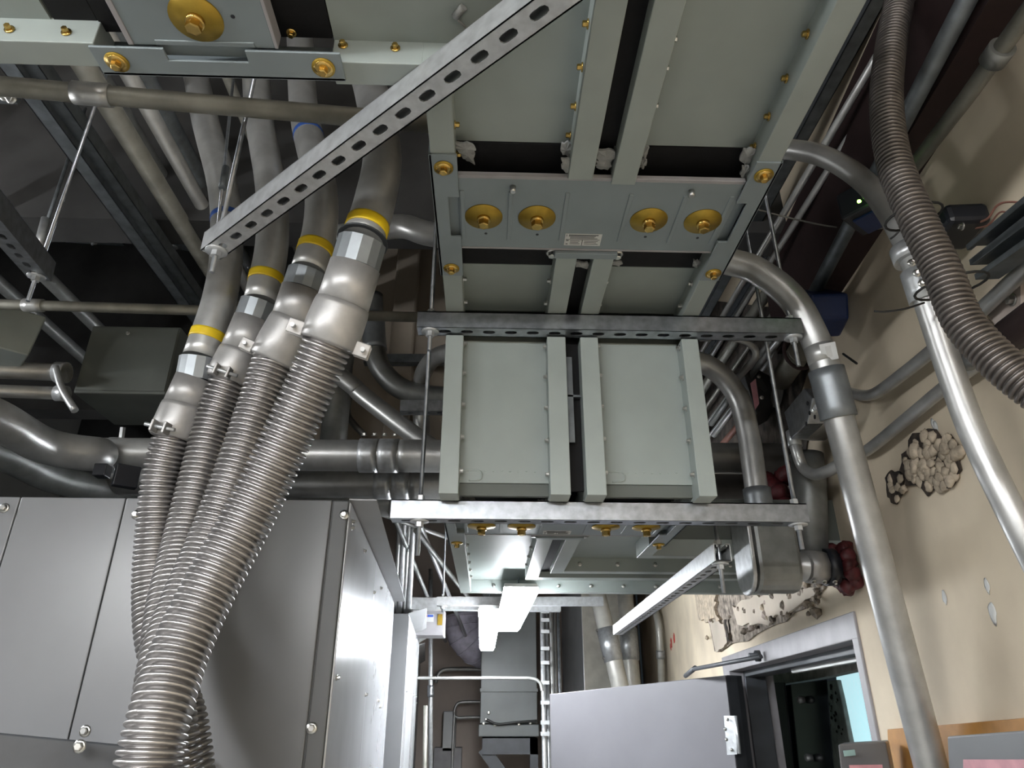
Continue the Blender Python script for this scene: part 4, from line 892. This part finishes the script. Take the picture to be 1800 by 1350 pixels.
for px, py, s in ((1460, 908, .022), (1458, 922, .014), (1446, 902, .008), (1450, 868, .012), (1447, 880, .012), (1463, 940, .009), (1640, 745, .01), (1645, 752, .012), (1490, 1034, .012), (1735, 1030, .012), (1745, 1078, .016), (1660, 1050, .012)): MB().blob(wp(px, py, .002), s, int(px), (.12, .6, 1.3), 2).build('chip', 'label_white', T)

# ================================================================ DOORWAY
ZO = H + .27
T = thing('door_frame', 'pale grey steel door frame in the tan wall', 'door frame', wall(1.4, 0, .02))
def wbox(u0, u1, z0, z1, o0, o1, name, m_, par, bev=.003, label=None):
    return MB().prism([wall(u0, z0, o0), wall(u1, z0, o0), wall(u1, z1, o0), wall(u0, z1, o0)], WN * (o1 - o0)).build(name, m_, par, bev=bev, label=label)
wbox(.575, 2.40, DZ - .004, ZO, -.205, .008, 'head', 'frame_paint', T)
wbox(.575, DU0 + .004, 0, DZ, -.205, .008, 'jamb', 'frame_paint', T); wbox(DU1 - .004, 2.40, 0, DZ, -.205, .008, 'jamb', 'frame_paint', T)
wbox(DU0, DU1, DZ - .03, DZ, -.16, -.06, 'stop', 'frame_dark', T); wbox(DU1 - .03, DU1, 0, DZ, -.16, -.06, 'stop', 'frame_dark', T)
wbox(DU0, 1.6, DZ - .045, DZ - .03, -.12, -.1, 'seal', 'label_white', T, .001, 'pale seal strip')
# open leaf
hz = at(1275, 1187, y=3.55); fz = at(966, 1220, y=4.55)
T = thing('door_leaf', 'open grey steel door leaf swung into the corridor', 'door', V((hz.x, hz.y, 0)))
n_ = V((-(fz - hz).y, (fz - hz).x, 0)).normalized(); n_ = n_ if n_.y > 0 else -n_
MB().prism([hz, fz, V((fz.x, fz.y, .02)), V((hz.x, hz.y, .02))], n_ * .045).build('slab', 'door_paint', T, bev=.003)
MB().prism([hz + V((.004, -.01, 0)), hz + V((.004, -.01, .02 - hz.z)), hz + V((.06, .02, .02 - hz.z)), hz + V((.06, .02, 0))], n_ * .04).build('hinge_edge', 'frame_dark', T)
a = [at(1272, 1258, y=3.50), at(1290, 1258, y=3.46), at(1295, 1326, y=3.46), at(1278, 1327, y=3.50)]
hg = MB(); hg.prism(a, (0, -.006, 0)); hg = hg.build('hinge', 'galv_bright', T, label='bright steel hinge')
MB().rod(at(1293, 1258, y=3.44), at(1300, 1325, y=3.44), .008, 10).build('knuckle', 'galv_bright', hg)
for px, py in ((1279, 1265), (1275, 1282), (1277, 1300), (1286, 1318)): inst('screw', SCREW_S, hg, at(px, py, y=3.47), (0, -1, 0))
T = thing('door_closer', 'door closer arm between the leaf and the frame head', 'door closer', at(1222, 1176, y=3.6))
a, c = at(1220, 1176, y=3.45), wp(1338, 1154, .06); MB().rod(a, c, .009, 8).build('arm', 'frame_dark', T); MB().rod(at(1222, 1174, y=3.45), at(1205, 1188, y=3.75), .011, 8).build('forearm', 'frame_dark', T)
b = MB(); b.lathe(wp(1336, 1153, .025), WN, [(0, .022), (.02, .022), (.025, .012), (.045, .012)], 16); b.build('shoe', 'frame_dark', T)
# space behind the doorway
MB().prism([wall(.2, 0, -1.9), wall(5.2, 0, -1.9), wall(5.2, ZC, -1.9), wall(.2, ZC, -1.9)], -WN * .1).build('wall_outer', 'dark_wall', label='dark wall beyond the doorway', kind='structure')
T = thing('window_1', 'pale blue daylight beyond the doorway', 'window', wall(1.6, 1.0, -1.0), kind='structure')
def dpx(px, py, o): return wp(px, py, o)
MB().prism([dpx(1470, 1185, -1.0), dpx(1560, 1160, -1.0), dpx(1590, 1420, -1.0), dpx(1480, 1420, -1.0)], -WN * .01).build('pane', 'daylight', T)
T = thing('stone_pier', 'rough grey concrete pier with pits seen through the doorway', 'pier', dpx(1468, 1500, -.8))
pp = [dpx(1442, 1200, -.8), dpx(1470, 1195, -.8), dpx(1478, 1230, -.8), dpx(1486, 1270, -.8), dpx(1494, 1310, -.8), dpx(1500, 1420, -.8), dpx(1456, 1420, -.8), dpx(1452, 1330, -.8), dpx(1450, 1270, -.8)]
MB().prism(pp, -WN * .03).build('body', 'concrete', T, bev=.006)
for k in range(22): MB().blob(dpx(1450 + rr.uniform(0, 24) + k * .4, 1206 + k * 4, -.795), rr.uniform(.006, .014), k, (.3, 1, 1), 1).build('pit', 'hole_dirt', T)
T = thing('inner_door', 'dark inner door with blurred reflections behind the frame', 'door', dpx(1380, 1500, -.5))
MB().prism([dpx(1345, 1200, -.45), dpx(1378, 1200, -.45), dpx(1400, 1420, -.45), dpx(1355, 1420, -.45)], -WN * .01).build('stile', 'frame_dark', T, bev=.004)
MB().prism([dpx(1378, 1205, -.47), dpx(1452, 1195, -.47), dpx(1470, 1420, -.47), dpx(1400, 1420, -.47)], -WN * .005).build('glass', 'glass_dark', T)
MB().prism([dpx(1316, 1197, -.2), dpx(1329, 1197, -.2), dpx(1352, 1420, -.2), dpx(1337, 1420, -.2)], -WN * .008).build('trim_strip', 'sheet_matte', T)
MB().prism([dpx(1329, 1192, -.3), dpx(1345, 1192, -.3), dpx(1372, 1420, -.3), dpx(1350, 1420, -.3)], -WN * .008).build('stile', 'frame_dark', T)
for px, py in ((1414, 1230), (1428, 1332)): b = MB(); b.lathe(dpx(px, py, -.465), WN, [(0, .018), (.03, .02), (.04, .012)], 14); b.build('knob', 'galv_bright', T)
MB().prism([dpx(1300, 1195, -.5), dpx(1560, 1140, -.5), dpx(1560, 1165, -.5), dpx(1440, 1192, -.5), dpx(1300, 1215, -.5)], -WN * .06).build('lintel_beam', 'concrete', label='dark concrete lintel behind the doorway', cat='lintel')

# ---- things low on the right wall
T = thing('wood_board', 'orange plywood strip on the wall at the lower right', 'board', wp(1700, 1300, .01))
MB().prism([wp(1572, 1282, .004), wp(1700, 1272, .004), wp(1900, 1255, .004), wp(1900, 1420, .004), wp(1578, 1420, .004)], WN * .018).build('board', 'wood', T, bev=.002)
T = thing('panel_box', 'pale grey box with pink label low at the right edge', 'box', wp(1750, 1420, .02))
q = [wp(1664, 1294, .10), wp(1900, 1276, .10), wp(1900, 1450, .10), wp(1672, 1450, .10)]
MB().prism(q, -WN * .08).build('case', 'cabinet', T, bev=.004); MB().prism([wp(1695, 1335, .103), wp(1880, 1335, .103), wp(1880, 1420, .103), wp(1695, 1420, .103)], WN * .002).build('label', 'label_pink', T)
T = thing('panel_box', 'small grey box with a green tag in front of the door frame', 'box', at(1515, 1420, d=1.62))
q = [at(1473, 1308, d=1.62), at(1557, 1303, d=1.66), at(1585, 1450, d=1.62), at(1488, 1450, d=1.58)]
MB().prism(q, (.06, .10, 0)).build('case', 'cabinet', T, bev=.004)
nr = (q[1] - q[0]).cross(q[2] - q[1]).normalized(); nr = nr if nr.y < 0 else -nr
q = [at(1480, 1319, d=1.612), at(1500, 1317, d=1.618), at(1502, 1327, d=1.616), at(1482, 1329, d=1.61)]; MB().prism([p + nr * .003 for p in q], nr * .001).build('tag', 'label_green', T)
q = [at(1490, 1344, d=1.595), at(1548, 1343, d=1.61), at(1552, 1380, d=1.60), at(1496, 1380, d=1.585)]; MB().prism([p + nr * .004 for p in q], nr * .001).build('label', 'label_pink', T)

# ================================================================ LEFT BACKGROUND
T = thing('pull_box', 'dark square pull box beside the leftmost hose connector', 'junction box', at(210, 715, y=2.3))
q = [at(155, 572, y=2.25), at(300, 580, y=2.25), at(283, 693, y=2.25), at(122, 688, y=2.25)]
zlo = min(p.z for p in q[2:]); zhi = max(p.z for p in q[:2]); xl, xr = at(128, 690, y=2.25).x, at(292, 690, y=2.25).x
MB().box((xl, 2.25, zlo), (xr, 2.55, zhi)).build('case', 'bus_side', T, bev=.006)
MB().box((xl + .005, 2.246, zlo + .01), (xr - .005, 2.25, zhi - .01)).build('lid', 'bus_side', T, bev=.003); inst('screw', SCREW_S, T, at(225, 586, y=2.244), (0, -1, 0))
T = thing('pull_box', 'grey box with a corner towards the viewer at the left edge', 'junction box', at(20, 640, y=2.1))
c = at(12, 592, y=2.1); MB().obox(c, V((.75, .66, 0)), V((-.66, .75, 0)), V((.12, 0, .99)).normalized(), .075, .075, .075).build('case', 'bus_paint', T, bev=.006)
for py, r, lb in ((655, .030, 'upper pale horizontal pipe at the left edge'), (692, .022, 'lower pale horizontal pipe at the left edge')):
    conduit('horizontal_conduit', lb, [at(-700, py - 32, y=2.2), at(118, py, y=2.2)], r, 'emt', 'pale pipes at the left edge', smooth=False, bands=[('coupling', at(112, py, y=2.2), 0, .05, 1.2, 'galv_bright')])
T = thing('pipe_strap', 'bright bent strap at the end of the pale pipes', 'clamp', at(130, 725, y=2.15)); MB().tube(smooth_path([at(97, 645, y=2.15), at(104, 670, y=2.15), at(112, 690, y=2.15), at(132, 722, y=2.15)], 5), .012, 8).build('strap', 'galv_bright', T)
# dark pipes behind the hoses, in front of the plaster downstand
conduit('upright_conduit', 'fat dull upright pipe behind the rightmost hose', [at(616, 560, y=2.75), at(598, 640, y=2.75), at(584, 800, y=2.75)], .055, 'emt_dark', smooth=False, seg=20)
conduit('bent_conduit', 'dark pipe bending right behind the hanger rod', [at(655, 520, y=2.6), at(658, 600, y=2.6), at(668, 645, y=2.6), at(700, 680, y=2.6), at(745, 695, y=2.6), at(800, 700, y=2.6)], .044, 'emt_dark', seg=20, bands=[('coupling', at(657, 585, y=2.6), 0, .17, 1.12, 'coupling')])
conduit('bent_conduit', 'shiny slanting pipe left of the drop', [at(590, 655, y=2.55), at(622, 680, y=2.55), at(640, 697, y=2.55), at(735, 770, y=2.5), at(800, 815, y=2.48)], .036, 'emt', seg=20)
conduit('bent_conduit', 'thin dark pipe curving at the back of the plaster downstand', [at(615, 690, y=2.84), at(612, 730, y=2.84), at(640, 765, y=2.84)], .014, 'emt_dark')
strut('strut_channel', at(640, 640, y=2.83), at(800, 640, y=2.83), 'dark short strut channel on the plaster downstand', 'galv_dark', slots=False)
strut('strut_channel', at(704, 726, y=2.3), at(800, 726, y=2.3), 'short strut channel behind the long hanger rod', 'galv', slot0=.04)
# pipes over the corridor behind the cabinet hood
for i, (a, c, m_) in enumerate((((690, 910), (800, 950), 'emt'), ((735, 915), (770, 1000), 'galv_bright'), ((700, 925), (735, 1010), 'emt_dark'), ((745, 950), (800, 1020), 'emt_dark'))):
    conduit('overhead_conduit', ('upper', 'bright', 'dark left', 'dark right')[i] + ' thin pipe seen between the cabinet hood and the lower bus', [at(*a, y=3.6) * 1.2 - at(*c, y=4.4) * .2, at(*a, y=3.6) * -2.2 + at(*c, y=4.4) * 3.2], .014, m_, smooth=False)

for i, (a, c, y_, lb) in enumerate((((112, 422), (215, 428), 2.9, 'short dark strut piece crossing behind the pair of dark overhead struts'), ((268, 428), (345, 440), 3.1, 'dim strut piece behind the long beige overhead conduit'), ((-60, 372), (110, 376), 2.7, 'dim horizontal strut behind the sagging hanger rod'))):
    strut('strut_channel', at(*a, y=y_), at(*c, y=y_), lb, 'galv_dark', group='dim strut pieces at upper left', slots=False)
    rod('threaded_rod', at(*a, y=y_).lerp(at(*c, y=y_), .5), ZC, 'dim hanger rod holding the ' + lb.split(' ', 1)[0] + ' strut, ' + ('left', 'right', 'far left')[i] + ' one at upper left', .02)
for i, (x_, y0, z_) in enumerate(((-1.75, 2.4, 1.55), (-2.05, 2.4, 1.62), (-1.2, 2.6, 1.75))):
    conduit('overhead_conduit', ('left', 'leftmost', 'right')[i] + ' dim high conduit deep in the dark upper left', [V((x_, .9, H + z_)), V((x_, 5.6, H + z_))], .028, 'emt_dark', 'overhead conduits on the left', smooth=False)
